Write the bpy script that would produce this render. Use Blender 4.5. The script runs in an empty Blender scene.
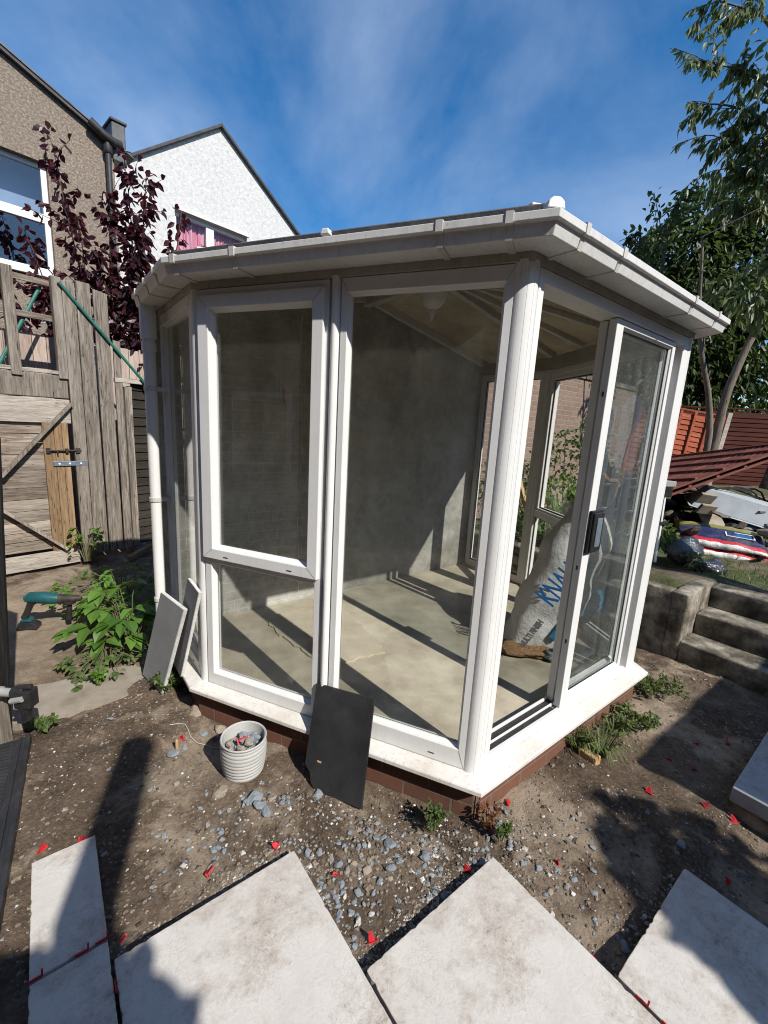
import bpy, bmesh, math, random
from mathutils import Vector, Matrix, Euler, noise
R = math.radians
random.seed(7)
scene = bpy.context.scene
COL = scene.collection
UNIT = lambda a: Vector((math.cos(R(a)), math.sin(R(a)), 0))
NRM = lambda a: Vector((math.sin(R(a)), -math.cos(R(a)), 0))
U, V = UNIT(38.4), UNIT(-51.6)
def uv(u, v, z=0): return Vector((U.x*u+V.x*v, U.y*u+V.y*v, z))

# ------------------------------------------------------------------ materials
def new_mat(name):
    m = bpy.data.materials.new(name); m.use_nodes = True
    nt = m.node_tree; nt.nodes.clear()
    out = nt.nodes.new('ShaderNodeOutputMaterial')
    return m, nt, out
def N(nt, t, **kw):
    n = nt.nodes.new(t)
    for k, v in kw.items():
        if k in n.inputs: n.inputs[k].default_value = v
        else: setattr(n, k, v)
    return n
def L(nt, a, b): nt.links.new(a, b)
def c4(c): return (c[0], c[1], c[2], 1)
def coords(nt, scale=(1, 1, 1), kind='Object'):
    tc = N(nt, 'ShaderNodeTexCoord'); mp = N(nt, 'ShaderNodeMapping')
    mp.inputs['Scale'].default_value = scale
    L(nt, tc.outputs[kind], mp.inputs['Vector'])
    return mp.outputs['Vector']
def noise_n(nt, vec, scale, detail=6, rough=.6, dist=0):
    n = N(nt, 'ShaderNodeTexNoise'); n.inputs['Scale'].default_value = scale
    n.inputs['Detail'].default_value = detail; n.inputs['Roughness'].default_value = rough
    n.inputs['Distortion'].default_value = dist
    L(nt, vec, n.inputs['Vector']); return n.outputs['Fac']
def ramp(nt, fac, stops):
    r = N(nt, 'ShaderNodeValToRGB'); e = r.color_ramp.elements
    while len(e) > 1: e.remove(e[-1])
    e[0].position = stops[0][0]; e[0].color = c4(stops[0][1])
    for p, c in stops[1:]:
        x = e.new(p); x.color = c4(c)
    L(nt, fac, r.inputs['Fac']); return r.outputs['Color']
def mix(nt, fac, a, b, mode='MIX'):
    m = N(nt, 'ShaderNodeMix', data_type='RGBA', blend_type=mode)
    for s, v in ((0, fac), (6, a), (7, b)):
        if hasattr(v, 'links'): L(nt, v, m.inputs[s])
        else: m.inputs[s].default_value = v if s == 0 else c4(v)
    return m.outputs[2]
def bump(nt, h, strength=.3, dist=.01, normal=None):
    b = N(nt, 'ShaderNodeBump'); b.inputs['Strength'].default_value = strength; b.inputs['Distance'].default_value = dist
    L(nt, h, b.inputs['Height'])
    if normal: L(nt, normal, b.inputs['Normal'])
    return b.outputs['Normal']
def island(nt): return N(nt, 'ShaderNodeNewGeometry').outputs['Random Per Island']
def principled(nt, out, color, rough=.6, normal=None, spec=.5, metal=0, trans=None):
    p = N(nt, 'ShaderNodeBsdfPrincipled')
    if hasattr(color, 'links'): L(nt, color, p.inputs['Base Color'])
    else: p.inputs['Base Color'].default_value = c4(color)
    if hasattr(rough, 'links'): L(nt, rough, p.inputs['Roughness'])
    else: p.inputs['Roughness'].default_value = rough
    p.inputs['Specular IOR Level'].default_value = spec; p.inputs['Metallic'].default_value = metal
    if normal: L(nt, normal, p.inputs['Normal'])
    L(nt, p.outputs['BSDF'], out.inputs['Surface']); return p
def val(nt, fac, lo, hi):
    m = N(nt, 'ShaderNodeMapRange'); m.inputs['To Min'].default_value = lo; m.inputs['To Max'].default_value = hi
    L(nt, fac, m.inputs['Value']); return m.outputs['Result']
def simple(name, stops, scale=8, rough=.7, bstr=.2, bdist=.004, stretch=(1, 1, 1), spec=.4, metal=0, bscale=None, isl=0, detail=7):
    """Noise-mottled surface; isl = how much each loose piece differs in lightness."""
    m, nt, out = new_mat(name); v = coords(nt, stretch)
    col = ramp(nt, noise_n(nt, v, scale, detail), stops)
    if isl:
        hv = N(nt, 'ShaderNodeHueSaturation'); L(nt, val(nt, island(nt), 1-isl, 1+isl), hv.inputs['Value'])
        L(nt, col, hv.inputs['Color']); col = hv.outputs['Color']
    nrm = bump(nt, noise_n(nt, v, bscale or scale*4, 8, .65), bstr, bdist)
    principled(nt, out, col, rough, nrm, spec, metal); return m
def wood(name, dark, mid, light, axis='z', isl=.2, rough=.85, scale=5):
    m, nt, out = new_mat(name)
    st = {'x': (.12, 1.4, 1.4), 'y': (1.4, .12, 1.4), 'z': (1.4, 1.4, .12)}[axis]
    tc = N(nt, 'ShaderNodeTexCoord'); add = N(nt, 'ShaderNodeVectorMath', operation='ADD')
    sc = N(nt, 'ShaderNodeVectorMath', operation='SCALE'); sc.inputs['Scale'].default_value = 7
    cmb = N(nt, 'ShaderNodeCombineXYZ'); isn = island(nt)
    for k in 'XYZ': L(nt, isn, cmb.inputs[k])
    L(nt, cmb.outputs[0], sc.inputs[0]); L(nt, tc.outputs['Object'], add.inputs[0]); L(nt, sc.outputs[0], add.inputs[1])
    mp = N(nt, 'ShaderNodeMapping'); mp.inputs['Scale'].default_value = st; L(nt, add.outputs[0], mp.inputs['Vector'])
    v = mp.outputs['Vector']
    g = noise_n(nt, v, scale*9, 5, .6, .4); b = noise_n(nt, v, scale, 4, .6)
    col = ramp(nt, g, ((.3, dark), (.5, mid), (.72, light)))
    col = mix(nt, val(nt, b, -.3, 1.0), col, tuple(x*.62 for x in mid))
    crk = ramp(nt, noise_n(nt, v, scale*15, 3, .5, .6), ((.30, (1, 1, 1)), (.37, (0, 0, 0)))); col = mix(nt, crk, col, tuple(x*.25 for x in dark))
    blt = ramp(nt, noise_n(nt, v, scale*.55, 6, .75), ((.5, (0, 0, 0)), (.75, (.8, .8, .8)))); col = mix(nt, blt, col, light)
    hv = N(nt, 'ShaderNodeHueSaturation'); L(nt, val(nt, isn, 1-isl, 1+isl), hv.inputs['Value']); L(nt, col, hv.inputs['Color'])
    principled(nt, out, hv.outputs['Color'], rough, bump(nt, g, .5, .004), .25); return m
def glass(name, tint=(.93, .95, .94), dust=.03, ior=1.5, boost=1.0, gcol=(1, 1, 1)):
    m, nt, out = new_mat(name)
    t = N(nt, 'ShaderNodeBsdfTransparent'); t.inputs['Color'].default_value = c4(tint)
    g = N(nt, 'ShaderNodeBsdfGlossy'); g.inputs['Roughness'].default_value = .0; g.inputs['Color'].default_value = c4(tuple(boost*x for x in gcol))
    geo = N(nt, 'ShaderNodeNewGeometry'); dt = N(nt, 'ShaderNodeVectorMath', operation='DOT_PRODUCT'); L(nt, geo.outputs['Incoming'], dt.inputs[0]); L(nt, geo.outputs['Normal'], dt.inputs[1])
    ab = N(nt, 'ShaderNodeMath', operation='ABSOLUTE'); L(nt, dt.outputs['Value'], ab.inputs[0]); om = N(nt, 'ShaderNodeMath', operation='SUBTRACT'); om.inputs[0].default_value = 1; L(nt, ab.outputs[0], om.inputs[1])
    pw = N(nt, 'ShaderNodeMath', operation='POWER'); L(nt, om.outputs[0], pw.inputs[0]); pw.inputs[1].default_value = 5; r0 = ((ior-1)/(ior+1))**2
    ma = N(nt, 'ShaderNodeMath', operation='MULTIPLY_ADD'); L(nt, pw.outputs[0], ma.inputs[0]); ma.inputs[1].default_value = 1-r0; ma.inputs[2].default_value = r0
    mx = N(nt, 'ShaderNodeMixShader'); L(nt, ma.outputs[0], mx.inputs[0]); L(nt, t.outputs[0], mx.inputs[1]); L(nt, g.outputs[0], mx.inputs[2])
    d = N(nt, 'ShaderNodeBsdfDiffuse'); d.inputs['Color'].default_value = (.5, .5, .46, 1)
    v = coords(nt, (1, 1, .35))
    df = val(nt, noise_n(nt, v, 5, 8, .7), -dust, dust*3)
    cl = N(nt, 'ShaderNodeClamp'); L(nt, df, cl.inputs['Value'])
    m2 = N(nt, 'ShaderNodeMixShader'); L(nt, cl.outputs[0], m2.inputs[0]); L(nt, mx.outputs[0], m2.inputs[1]); L(nt, d.outputs[0], m2.inputs[2])
    L(nt, m2.outputs[0], out.inputs['Surface']); return m
def leafmat(name, a, b, trans=.35, rough=.45, tcol=None, spec=.4):
    m, nt, out = new_mat(name)
    col = mix(nt, island(nt), a, b)
    p = N(nt, 'ShaderNodeBsdfPrincipled'); L(nt, col, p.inputs['Base Color']); p.inputs['Roughness'].default_value = rough
    p.inputs['Specular IOR Level'].default_value = spec
    t = N(nt, 'ShaderNodeBsdfTranslucent'); t.inputs['Color'].default_value = c4(tcol or tuple(min(1, x*1.8) for x in b))
    mx = N(nt, 'ShaderNodeMixShader'); mx.inputs[0].default_value = trans
    L(nt, p.outputs[0], mx.inputs[1]); L(nt, t.outputs[0], mx.inputs[2]); L(nt, mx.outputs[0], out.inputs['Surface']); return m
def bricks(name, c1, c2, mortar, axis='x', bw=.225, bh=.075, rough=.9):
    m, nt, out = new_mat(name)
    tc = N(nt, 'ShaderNodeTexCoord'); sp = N(nt, 'ShaderNodeSeparateXYZ'); L(nt, tc.outputs['Object'], sp.inputs[0])
    cb = N(nt, 'ShaderNodeCombineXYZ'); L(nt, sp.outputs['X' if axis == 'x' else 'Y'], cb.inputs['X']); L(nt, sp.outputs['Z'], cb.inputs['Y'])
    wob = N(nt, 'ShaderNodeTexNoise'); wob.inputs['Scale'].default_value = 12; L(nt, cb.outputs[0], wob.inputs['Vector'])
    sc = N(nt, 'ShaderNodeVectorMath', operation='SCALE'); sc.inputs['Scale'].default_value = .012; L(nt, wob.outputs['Color'], sc.inputs[0])
    ad = N(nt, 'ShaderNodeVectorMath', operation='ADD'); L(nt, cb.outputs[0], ad.inputs[0]); L(nt, sc.outputs[0], ad.inputs[1])
    b = N(nt, 'ShaderNodeTexBrick'); b.inputs['Scale'].default_value = 1; b.inputs['Brick Width'].default_value = bw
    b.inputs['Row Height'].default_value = bh; b.inputs['Mortar Size'].default_value = .006; b.inputs['Mortar Smooth'].default_value = .3
    b.inputs['Color1'].default_value = c4(c1); b.inputs['Color2'].default_value = c4(c2); b.inputs['Mortar'].default_value = c4(mortar)
    L(nt, ad.outputs[0], b.inputs['Vector'])
    n = noise_n(nt, tc.outputs['Object'], 22, 7, .7)
    col = mix(nt, val(nt, n, 0, .8), b.outputs['Color'], tuple(x*.4 for x in c1))
    inv = N(nt, 'ShaderNodeMath', operation='SUBTRACT'); inv.inputs[0].default_value = 1; L(nt, b.outputs['Fac'], inv.inputs[1])
    n1 = bump(nt, inv.outputs[0], .6, .006); n2 = bump(nt, n, .4, .004, n1)
    principled(nt, out, col, rough, n2, .2); return m

M = {}
# white PVC with grime that runs and gathers in soft patches
def pvc(name, base=(.74, .74, .73), grime=(.36, .33, .27), amt=.22, rough=.28):
    m, nt, out = new_mat(name); v = coords(nt)
    g1 = ramp(nt, noise_n(nt, v, 3.2, 8, .72), ((.42, (0, 0, 0)), (.78, (1, 1, 1))))
    v2 = coords(nt, (26, 26, 1.5)); g2 = ramp(nt, noise_n(nt, v2, 2, 4, .6), ((.5, (0, 0, 0)), (.8, (1, 1, 1))))
    g3 = ramp(nt, noise_n(nt, v, 90, 3, .5), ((.63, (0, 0, 0)), (.72, (1, 1, 1))))
    a = N(nt, 'ShaderNodeMath', operation='MULTIPLY'); L(nt, g1, a.inputs[0]); a.inputs[1].default_value = amt
    col = mix(nt, a.outputs[0], base, grime)
    b = N(nt, 'ShaderNodeMath', operation='MULTIPLY'); L(nt, g2, b.inputs[0]); b.inputs[1].default_value = amt*.7
    col = mix(nt, b.outputs[0], col, grime)
    c = N(nt, 'ShaderNodeMath', operation='MULTIPLY'); L(nt, g3, c.inputs[0]); c.inputs[1].default_value = amt*.8
    col = mix(nt, c.outputs[0], col, tuple(x*.6 for x in grime))
    principled(nt, out, col, val(nt, g1, rough, rough+.3), bump(nt, noise_n(nt, v, 6, 3), .05, .004), .45); return m
M['pvc'] = pvc('white_plastic', (.68, .68, .67)); M['pvc_dirty'] = pvc('weathered_white_plastic', (.55, .54, .51), (.22, .19, .145), .55, .4)
M['sill'] = pvc('stained_sill_plastic', (.66, .65, .62), (.34, .25, .15), .55, .35)
M['gutter'] = pvc('gutter_plastic', (.63, .625, .61), (.20, .19, .17), .40, .4)
M['seam'] = simple('grey_weld_line', ((.3, (.22, .21, .19)), (.7, (.34, .33, .31))), 30, .7)
M['fascia'] = pvc('grimy_shaded_fascia', (.40, .37, .32), (.17, .145, .11), .6, .5)  # grime, plus the shade under the gutter put into the darker base
M['gasket'] = simple('black_rubber', ((.3, (.015,)*3), (.7, (.04,)*3)), 30, .6)
M['glass'] = glass('window_glass', (.955, .96, .95), .022)
M['glass_door'] = glass('door_glass', (.93, .95, .95), .03, 2.1, 1.0, (.88, .98, 1.0))
M['house_glass'] = glass('house_window_glass', (.8, .85, .9), .0, 1.9, .9)
M['brick'] = bricks('red_brown_brick', (.20, .092, .062), (.145, .075, .053), (.20, .17, .14))
M['far_brick'] = bricks('pale_brick', (.36, .26, .21), (.28, .19, .15), (.42, .38, .33))
M['house_brick'] = bricks('dark_brick', (.16, .09, .065), (.12, .07, .05), (.22, .2, .18))
M['concrete_floor'] = simple('cement_floor', ((.25, (.20, .17, .12)), (.42, (.34, .30, .23)), (.58, (.44, .40, .31)), (.75, (.52, .48, .39))), 3.4, .9, .35, .006, bscale=40)
M['screed'] = simple('pale_screed', ((.3, (.34, .30, .22)), (.7, (.47, .42, .33))), 4, .9, .4, .006, bscale=35)
M['concrete'] = simple('weathered_concrete', ((.30, (.03, .027, .019)), (.44, (.10, .088, .064)), (.56, (.22, .195, .155)), (.70, (.38, .345, .29))), 6.5, .95, .9, .02, bscale=20)
M['path'] = simple('old_paving', ((.3, (.17, .14, .105)), (.5, (.25, .215, .17)), (.75, (.33, .295, .245))), 5, .95, .5, .006, bscale=45)
def slabmat(name, a, b, dirt):
    m, nt, out = new_mat(name); v = coords(nt)
    col = ramp(nt, noise_n(nt, v, 5, 8, .65), ((.35, a), (.65, b)))
    d1 = ramp(nt, noise_n(nt, v, 2.6, 12, .76, .3), ((.48, (0, 0, 0)), (.66, (1, 1, 1))))
    w = noise_n(nt, v, 16, 5, .7, .9)
    d2 = ramp(nt, w, ((.482, (0, 0, 0)), (.5, (1, 1, 1)), (.518, (0, 0, 0))))
    k = N(nt, 'ShaderNodeMath', operation='MULTIPLY'); L(nt, d1, k.inputs[0]); k.inputs[1].default_value = .85
    col = mix(nt, k.outputs[0], col, dirt)
    k2 = N(nt, 'ShaderNodeMath', operation='MULTIPLY'); L(nt, d2, k2.inputs[0]); L(nt, d1, k2.inputs[1])
    k3 = N(nt, 'ShaderNodeMath', operation='MULTIPLY'); L(nt, k2.outputs[0], k3.inputs[0]); k3.inputs[1].default_value = .9
    col = mix(nt, k3.outputs[0], col, tuple(x*.45 for x in dirt))
    sp = ramp(nt, noise_n(nt, v, 55, 3, .5), ((.68, (0, 0, 0)), (.74, (1, 1, 1))))
    k4 = N(nt, 'ShaderNodeMath', operation='MULTIPLY'); L(nt, sp, k4.inputs[0]); L(nt, d1, k4.inputs[1])
    col = mix(nt, k4.outputs[0], col, tuple(x*.4 for x in dirt))
    w2 = ramp(nt, noise_n(nt, v, 30, 4, .65, 1.4), ((.485, (0, 0, 0)), (.5, (1, 1, 1)), (.515, (0, 0, 0))))
    d3 = ramp(nt, noise_n(nt, v, 3.4, 8, .7), ((.46, (0, 0, 0)), (.6, (1, 1, 1))))
    k5 = N(nt, 'ShaderNodeMath', operation='MULTIPLY'); L(nt, w2, k5.inputs[0]); L(nt, d3, k5.inputs[1]); k6 = N(nt, 'ShaderNodeMath', operation='MULTIPLY'); L(nt, k5.outputs[0], k6.inputs[0]); k6.inputs[1].default_value = .75
    col = mix(nt, k6.outputs[0], col, tuple(x*.55 for x in dirt))
    gr = noise_n(nt, v, 240, 3, .6); col = mix(nt, val(nt, gr, -.1, .45), col, tuple(x*.75 for x in a))
    h = noise_n(nt, v, 22, 9, .65, .4)
    principled(nt, out, col, .68, bump(nt, h, .45, .006), .35); return m
M['slab'] = slabmat('porcelain_paver', (.50, .475, .44), (.58, .555, .52), (.27, .20, .14))
M['slab_cool'] = slabmat('grey_paver', (.36, .37, .385), (.42, .43, .445), (.25, .225, .2))
M['render_wall'] = None
def wallmat():
    m, nt, out = new_mat('painted_render'); v = coords(nt)
    col = mix(nt, .4, ramp(nt, noise_n(nt, v, 2.4, 10, .75), ((.33, (.19, .187, .165)), (.5, (.40, .40, .375)), (.64, (.58, .585, .57)))), ramp(nt, noise_n(nt, v, 14, 8, .7), ((.35, (.19, .18, .15)), (.65, (.46, .455, .43)))))
    tc = N(nt, 'ShaderNodeTexCoord'); sp = N(nt, 'ShaderNodeSeparateXYZ'); L(nt, tc.outputs['Object'], sp.inputs[0])
    cb = N(nt, 'ShaderNodeCombineXYZ'); L(nt, sp.outputs['X'], cb.inputs['X']); L(nt, sp.outputs['Z'], cb.inputs['Y'])
    b = N(nt, 'ShaderNodeTexBrick'); b.inputs['Scale'].default_value = 1; b.inputs['Brick Width'].default_value = .225; b.inputs['Row Height'].default_value = .075
    b.inputs['Mortar Size'].default_value = .006; b.inputs['Mortar Smooth'].default_value = .5; L(nt, cb.outputs[0], b.inputs['Vector'])
    inv = N(nt, 'ShaderNodeMath', operation='SUBTRACT'); inv.inputs[0].default_value = 1; L(nt, b.outputs['Fac'], inv.inputs[1])
    # the bricks show through the paint on the half towards the left end only
    edge = N(nt, 'ShaderNodeMapRange'); edge.inputs['From Min'].default_value = 1.25; edge.inputs['From Max'].default_value = 1.5
    edge.inputs['To Min'].default_value = .3; edge.inputs['To Max'].default_value = 0
    L(nt, sp.outputs['X'], edge.inputs['Value'])
    mm = N(nt, 'ShaderNodeMath', operation='MULTIPLY'); L(nt, b.outputs['Fac'], mm.inputs[0]); L(nt, edge.outputs[0], mm.inputs[1])
    col = mix(nt, mm.outputs[0], col, (.62, .60, .53))
    dm = ramp(nt, noise_n(nt, v, 1.1, 6, .6, .8), ((.5, (0, 0, 0)), (.7, (1, 1, 1))))
    kk = N(nt, 'ShaderNodeMath', operation='MULTIPLY'); L(nt, dm, kk.inputs[0]); kk.inputs[1].default_value = .55
    col = mix(nt, kk.outputs[0], col, (.14, .13, .10))
    m2 = N(nt, 'ShaderNodeMath', operation='MULTIPLY'); L(nt, inv.outputs[0], m2.inputs[0]); L(nt, edge.outputs[0], m2.inputs[1])
    n1 = bump(nt, m2.outputs[0], .5, .006)
    principled(nt, out, col, .9, bump(nt, noise_n(nt, v, 35, 7, .7), .45, .006, n1), .2); return m
M['render_wall'] = wallmat()
def pebbledash(name, stops, scale=95):
    m, nt, out = new_mat(name); v = coords(nt)
    vo = noise_n(nt, v, scale*.42, 9, .78, .2)
    col = ramp(nt, noise_n(nt, v, scale*.35, 6, .75), stops)
    big = noise_n(nt, v, .8, 5, .6)
    col = mix(nt, val(nt, big, -.1, .5), col, tuple(x*.66 for x in stops[1][1]))
    principled(nt, out, col, .95, bump(nt, vo, .9, .022), .2); return m
M['pebbledash'] = pebbledash('brown_pebbledash', ((.3, (.095, .073, .055)), (.5, (.26, .21, .165)), (.70, (.52, .46, .40))))
M['roughcast'] = pebbledash('white_roughcast', ((.3, (.38, .375, .365)), (.45, (.56, .555, .545)), (.6, (.67, .665, .65))), 36)
M['slate'] = simple('roof_slate', ((.3, (.03, .032, .036)), (.7, (.075, .075, .08))), 9, .7, .4, .01)
M['lead'] = simple('grey_lead', ((.3, (.05, .052, .055)), (.7, (.13, .13, .135))), 7, .55, .3, .006)
M['blackpipe'] = simple('black_pipe', ((.3, (.02,)*3), (.7, (.05,)*3)), 10, .45)
M['curtain'] = simple('pink_curtain', ((.35, (.45, .05, .09)), (.5, (.70, .22, .28)), (.65, (.75, .55, .58))), 3, .9, .3, .02, (9, 9, .25))
M['net'] = simple('reflection_grey_blind', ((.3, (.42, .46, .52)), (.7, (.55, .60, .67))), 1.5, .8)  # blind lightened to carry the pane's grey-blue reflection
M['dark_room'] = simple('dim_room', ((.3, (.05, .055, .065)), (.7, (.12, .13, .15))), 2, .9)
M['wood_v'] = wood('weathered_planks', (.075, .06, .047), (.225, .19, .155), (.41, .37, .32), 'z', .3)
M['wood_x'] = wood('weathered_boards', (.075, .056, .043), (.235, .19, .152), (.45, .40, .345), 'x', .32)
M['wood_pale'] = wood('bleached_boards', (.14, .12, .10), (.42, .37, .315), (.60, .55, .48), 'x', .2, scale=7)
M['wood_brown'] = wood('brown_planks', (.10, .065, .035), (.24, .155, .085), (.34, .24, .15), 'z', .2)
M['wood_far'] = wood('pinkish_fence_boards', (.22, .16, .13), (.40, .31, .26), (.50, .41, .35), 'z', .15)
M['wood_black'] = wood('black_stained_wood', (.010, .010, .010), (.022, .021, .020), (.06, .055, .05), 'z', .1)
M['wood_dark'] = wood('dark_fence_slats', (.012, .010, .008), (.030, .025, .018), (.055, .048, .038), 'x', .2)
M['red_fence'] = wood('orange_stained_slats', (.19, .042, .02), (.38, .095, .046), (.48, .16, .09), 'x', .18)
M['red_fence_shaded'] = wood('shade_darkened_red_slats', (.045, .010, .007), (.075, .018, .012), (.10, .028, .018), 'x', .15)  # shade beyond the trees put into the slat colour
M['red_panel'] = wood('red_brown_panel_slats', (.075, .024, .018), (.15, .05, .036), (.24, .095, .07), 'x', .25)
M['green_metal'] = simple('green_painted_metal', ((.3, (.012, .09, .07)), (.7, (.025, .16, .125))), 14, .45, spec=.5)
M['steel'] = simple('galvanised_steel', ((.3, (.16, .21, .27)), (.7, (.32, .38, .45))), 20, .4, .15, metal=.6)
M['iron'] = simple('rusty_iron', ((.3, (.02, .017, .015)), (.7, (.07, .055, .045))), 25, .6, .3, metal=.3)
M['pot'] = simple('pale_stoneware', ((.3, (.34, .34, .325)), (.7, (.44, .44, .425))), 6, .6, .25, .003, bscale=60)
M['black_tile'] = simple('black_slate_tile', ((.3, (.012, .012, .013)), (.55, (.025, .025, .027)), (.75, (.05, .049, .048))), 5, .5, .5, .006, bscale=16)
M['tile_grey'] = simple('grey_tile_board', ((.3, (.30, .305, .305)), (.7, (.38, .385, .385))), 6, .75, .2, .003)
M['tile_edge'] = simple('chipped_white_edge', ((.3, (.5, .49, .46)), (.7, (.72, .71, .68))), 12, .8, .4, .006)
M['red_clip'] = simple('red_plastic', ((.3, (.33, .012, .018)), (.55, (.50, .02, .03)), (.75, (.42, .09, .07))), 60, .6)
M['stone_blue'] = simple('blue_grey_stone', ((.3, (.09, .105, .12)), (.55, (.17, .19, .205)), (.75, (.27, .285, .30))), 14, .8, .4, .004, isl=.25)
M['stone_tan'] = simple('tan_stone', ((.3, (.17, .135, .10)), (.7, (.29, .24, .19))), 14, .85, .4, .004, isl=.2)
M['stone_white'] = simple('white_stone', ((.3, (.36, .345, .32)), (.7, (.50, .49, .46))), 14, .8, .3, .004)
def chipmat():
    m, nt, out = new_mat('mixed_chippings')
    col = ramp(nt, island(nt), ((0, (.05, .037, .026)), (.35, (.12, .092, .068)), (.6, (.22, .19, .155)), (.8, (.22, .235, .25)), (.93, (.36, .345, .31)), (1, (.60, .58, .54))))
    principled(nt, out, col, .85, None, .3); return m
M['chips'] = chipmat()
def clodmat():
    m, nt, out = new_mat('soil_crumbs'); v = coords(nt)
    col = mix(nt, noise_n(nt, v, 1.3, 5, .6), ramp(nt, island(nt), ((0, (.04, .028, .019)), (.6, (.12, .09, .064)), (1, (.24, .195, .15)))), (.25, .205, .155))
    principled(nt, out, col, .95, bump(nt, noise_n(nt, v, 160, 4), .6, .004), .15); return m
M['clods'] = clodmat()
def gritmat():
    m, nt, out = new_mat('pale_grit'); col = ramp(nt, island(nt), ((0, (.16, .13, .10)), (.5, (.28, .245, .195)), (.8, (.24, .25, .255)), (1, (.42, .39, .34)))); principled(nt, out, col, .9, None, .2); return m
M['grit'] = gritmat()
M['poly'] = None
def polymat():
    m, nt, out = new_mat('brown_polycarbonate'); v = coords(nt)
    col = ramp(nt, noise_n(nt, v, 3, 7, .7), ((.3, (.25, .215, .155)), (.7, (.42, .37, .28))))
    d = N(nt, 'ShaderNodeBsdfDiffuse'); L(nt, col, d.inputs['Color']); t = N(nt, 'ShaderNodeBsdfTranslucent'); L(nt, col, t.inputs['Color'])
    mx = N(nt, 'ShaderNodeMixShader'); mx.inputs[0].default_value = .42; L(nt, d.outputs[0], mx.inputs[1]); L(nt, t.outputs[0], mx.inputs[2])
    L(nt, mx.outputs[0], out.inputs['Surface']); return m
M['poly'] = polymat()
M['black_plastic'] = simple('black_plastic', ((.3, (.012,)*3), (.7, (.03,)*3)), 20, .35, .1)
M['black_rubber_mat'] = simple('black_ribbed_plastic', ((.3, (.014, .015, .017)), (.7, (.035, .036, .04))), 12, .42, .2)
M['teal'] = simple('teal_plastic', ((.3, (.008, .055, .065)), (.7, (.015, .095, .105))), 15, .4)
M['grey_plastic'] = simple('grey_plastic', ((.3, (.22, .22, .21)), (.7, (.33, .33, .32))), 10, .5)
M['trough'] = simple('grey_fibreglass', ((.3, (.30, .335, .36)), (.7, (.42, .455, .48))), 5, .5, .15)
M['paper'] = simple('dusty_paper_bag', ((.3, (.52, .51, .49)), (.7, (.74, .73, .71))), 5, .7, .7, .03, bscale=9)
M['brown_paper'] = simple('torn_brown_paper', ((.3, (.22, .12, .055)), (.6, (.38, .23, .12)), (.8, (.50, .34, .20))), 7, .85, .9, .03, bscale=9)
M['blue_print'] = simple('blue_print', ((.3, (.005, .07, .22)), (.7, (.01, .13, .36))), 10, .6)
M['grey_print'] = simple('faded_grey_print', ((.3, (.10, .10, .11)), (.7, (.17, .17, .18))), 30, .8)
M['blue_film'] = simple('torn_blue_film', ((.3, (.01, .20, .42)), (.6, (.03, .36, .62)), (.8, (.5, .66, .75))), 7, .3, .8, .02)
M['clear_film'] = simple('pale_blue_film', ((.3, (.34, .45, .50)), (.7, (.55, .64, .67))), 6, .25, .9, .03)
M['straw'] = simple('dusty_beige_paper', ((.3, (.20, .17, .12)), (.7, (.40, .36, .27))), 8, .9, .9, .03, bscale=10)
M['black_bag'] = simple('black_polythene', ((.3, (.012, .014, .017)), (.7, (.035, .04, .05))), 6, .12, .5, .03, bscale=5, spec=.9)
M['compost'] = None
def compostmat():
    m, nt, out = new_mat('printed_compost_bag')
    tc = N(nt, 'ShaderNodeTexCoord'); sp = N(nt, 'ShaderNodeSeparateXYZ'); L(nt, tc.outputs['Object'], sp.inputs[0])
    wob = N(nt, 'ShaderNodeTexNoise'); wob.inputs['Scale'].default_value = 6; L(nt, tc.outputs['Object'], wob.inputs['Vector'])
    m1 = N(nt, 'ShaderNodeMath', operation='MULTIPLY_ADD'); L(nt, wob.outputs['Fac'], m1.inputs[0]); m1.inputs[1].default_value = .06; L(nt, sp.outputs['Y'], m1.inputs[2])
    mr = N(nt, 'ShaderNodeMapRange'); mr.inputs['From Min'].default_value = -.23; mr.inputs['From Max'].default_value = .29; L(nt, m1.outputs[0], mr.inputs['Value'])
    r = N(nt, 'ShaderNodeValToRGB'); r.color_ramp.interpolation = 'CONSTANT'; e = r.color_ramp.elements
    e[0].position = 0; e[0].color = (.70, .70, .68, 1); e[1].position = .09; e[1].color = (.55, .015, .03, 1)
    for p, c in ((.19, (.015, .025, .085)), (.68, (.20, .22, .045)), (.84, (.34, .25, .08)), (.92, (.10, .015, .015))):
        x = e.new(p); x.color = c4(c)
    L(nt, mr.outputs[0], r.inputs['Fac'])
    dn = ramp(nt, noise_n(nt, tc.outputs['Object'], 7, 8, .7), ((.45, (0, 0, 0)), (.75, (.7, .7, .7))))
    principled(nt, out, mix(nt, dn, r.outputs['Color'], (.16, .13, .10)), .4, bump(nt, noise_n(nt, tc.outputs['Object'], 9, 6, .6), .8, .03), .4); return m
M['compost'] = compostmat()
M['bark'] = wood('grey_bark', (.07, .055, .04), (.16, .135, .105), (.26, .23, .19), 'z', .1, scale=3)
M['purple_bark'] = wood('dark_bark', (.03, .022, .02), (.07, .05, .045), (.12, .09, .08), 'z', .1)
M['purple_leaf'] = leafmat('purple_leaf', (.010, .004, .007), (.055, .012, .018), .2, .4, (.20, .02, .035))
M['cherry_leaf'] = leafmat('cherry_leaf', (.035, .055, .016), (.15, .18, .075), .32, .42, (.26, .34, .08))
M['dark_leaf'] = leafmat('dark_leaf', (.008, .018, .006), (.070, .105, .030), .25, .48, (.15, .22, .04))
M['bright_leaf'] = leafmat('bright_leaf', (.05, .115, .018), (.13, .25, .045), .35, .4, (.28, .42, .06))
M['weed_leaf'] = leafmat('weed_leaf', (.05, .085, .022), (.12, .17, .05), .3, .6, (.2, .28, .06))
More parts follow.
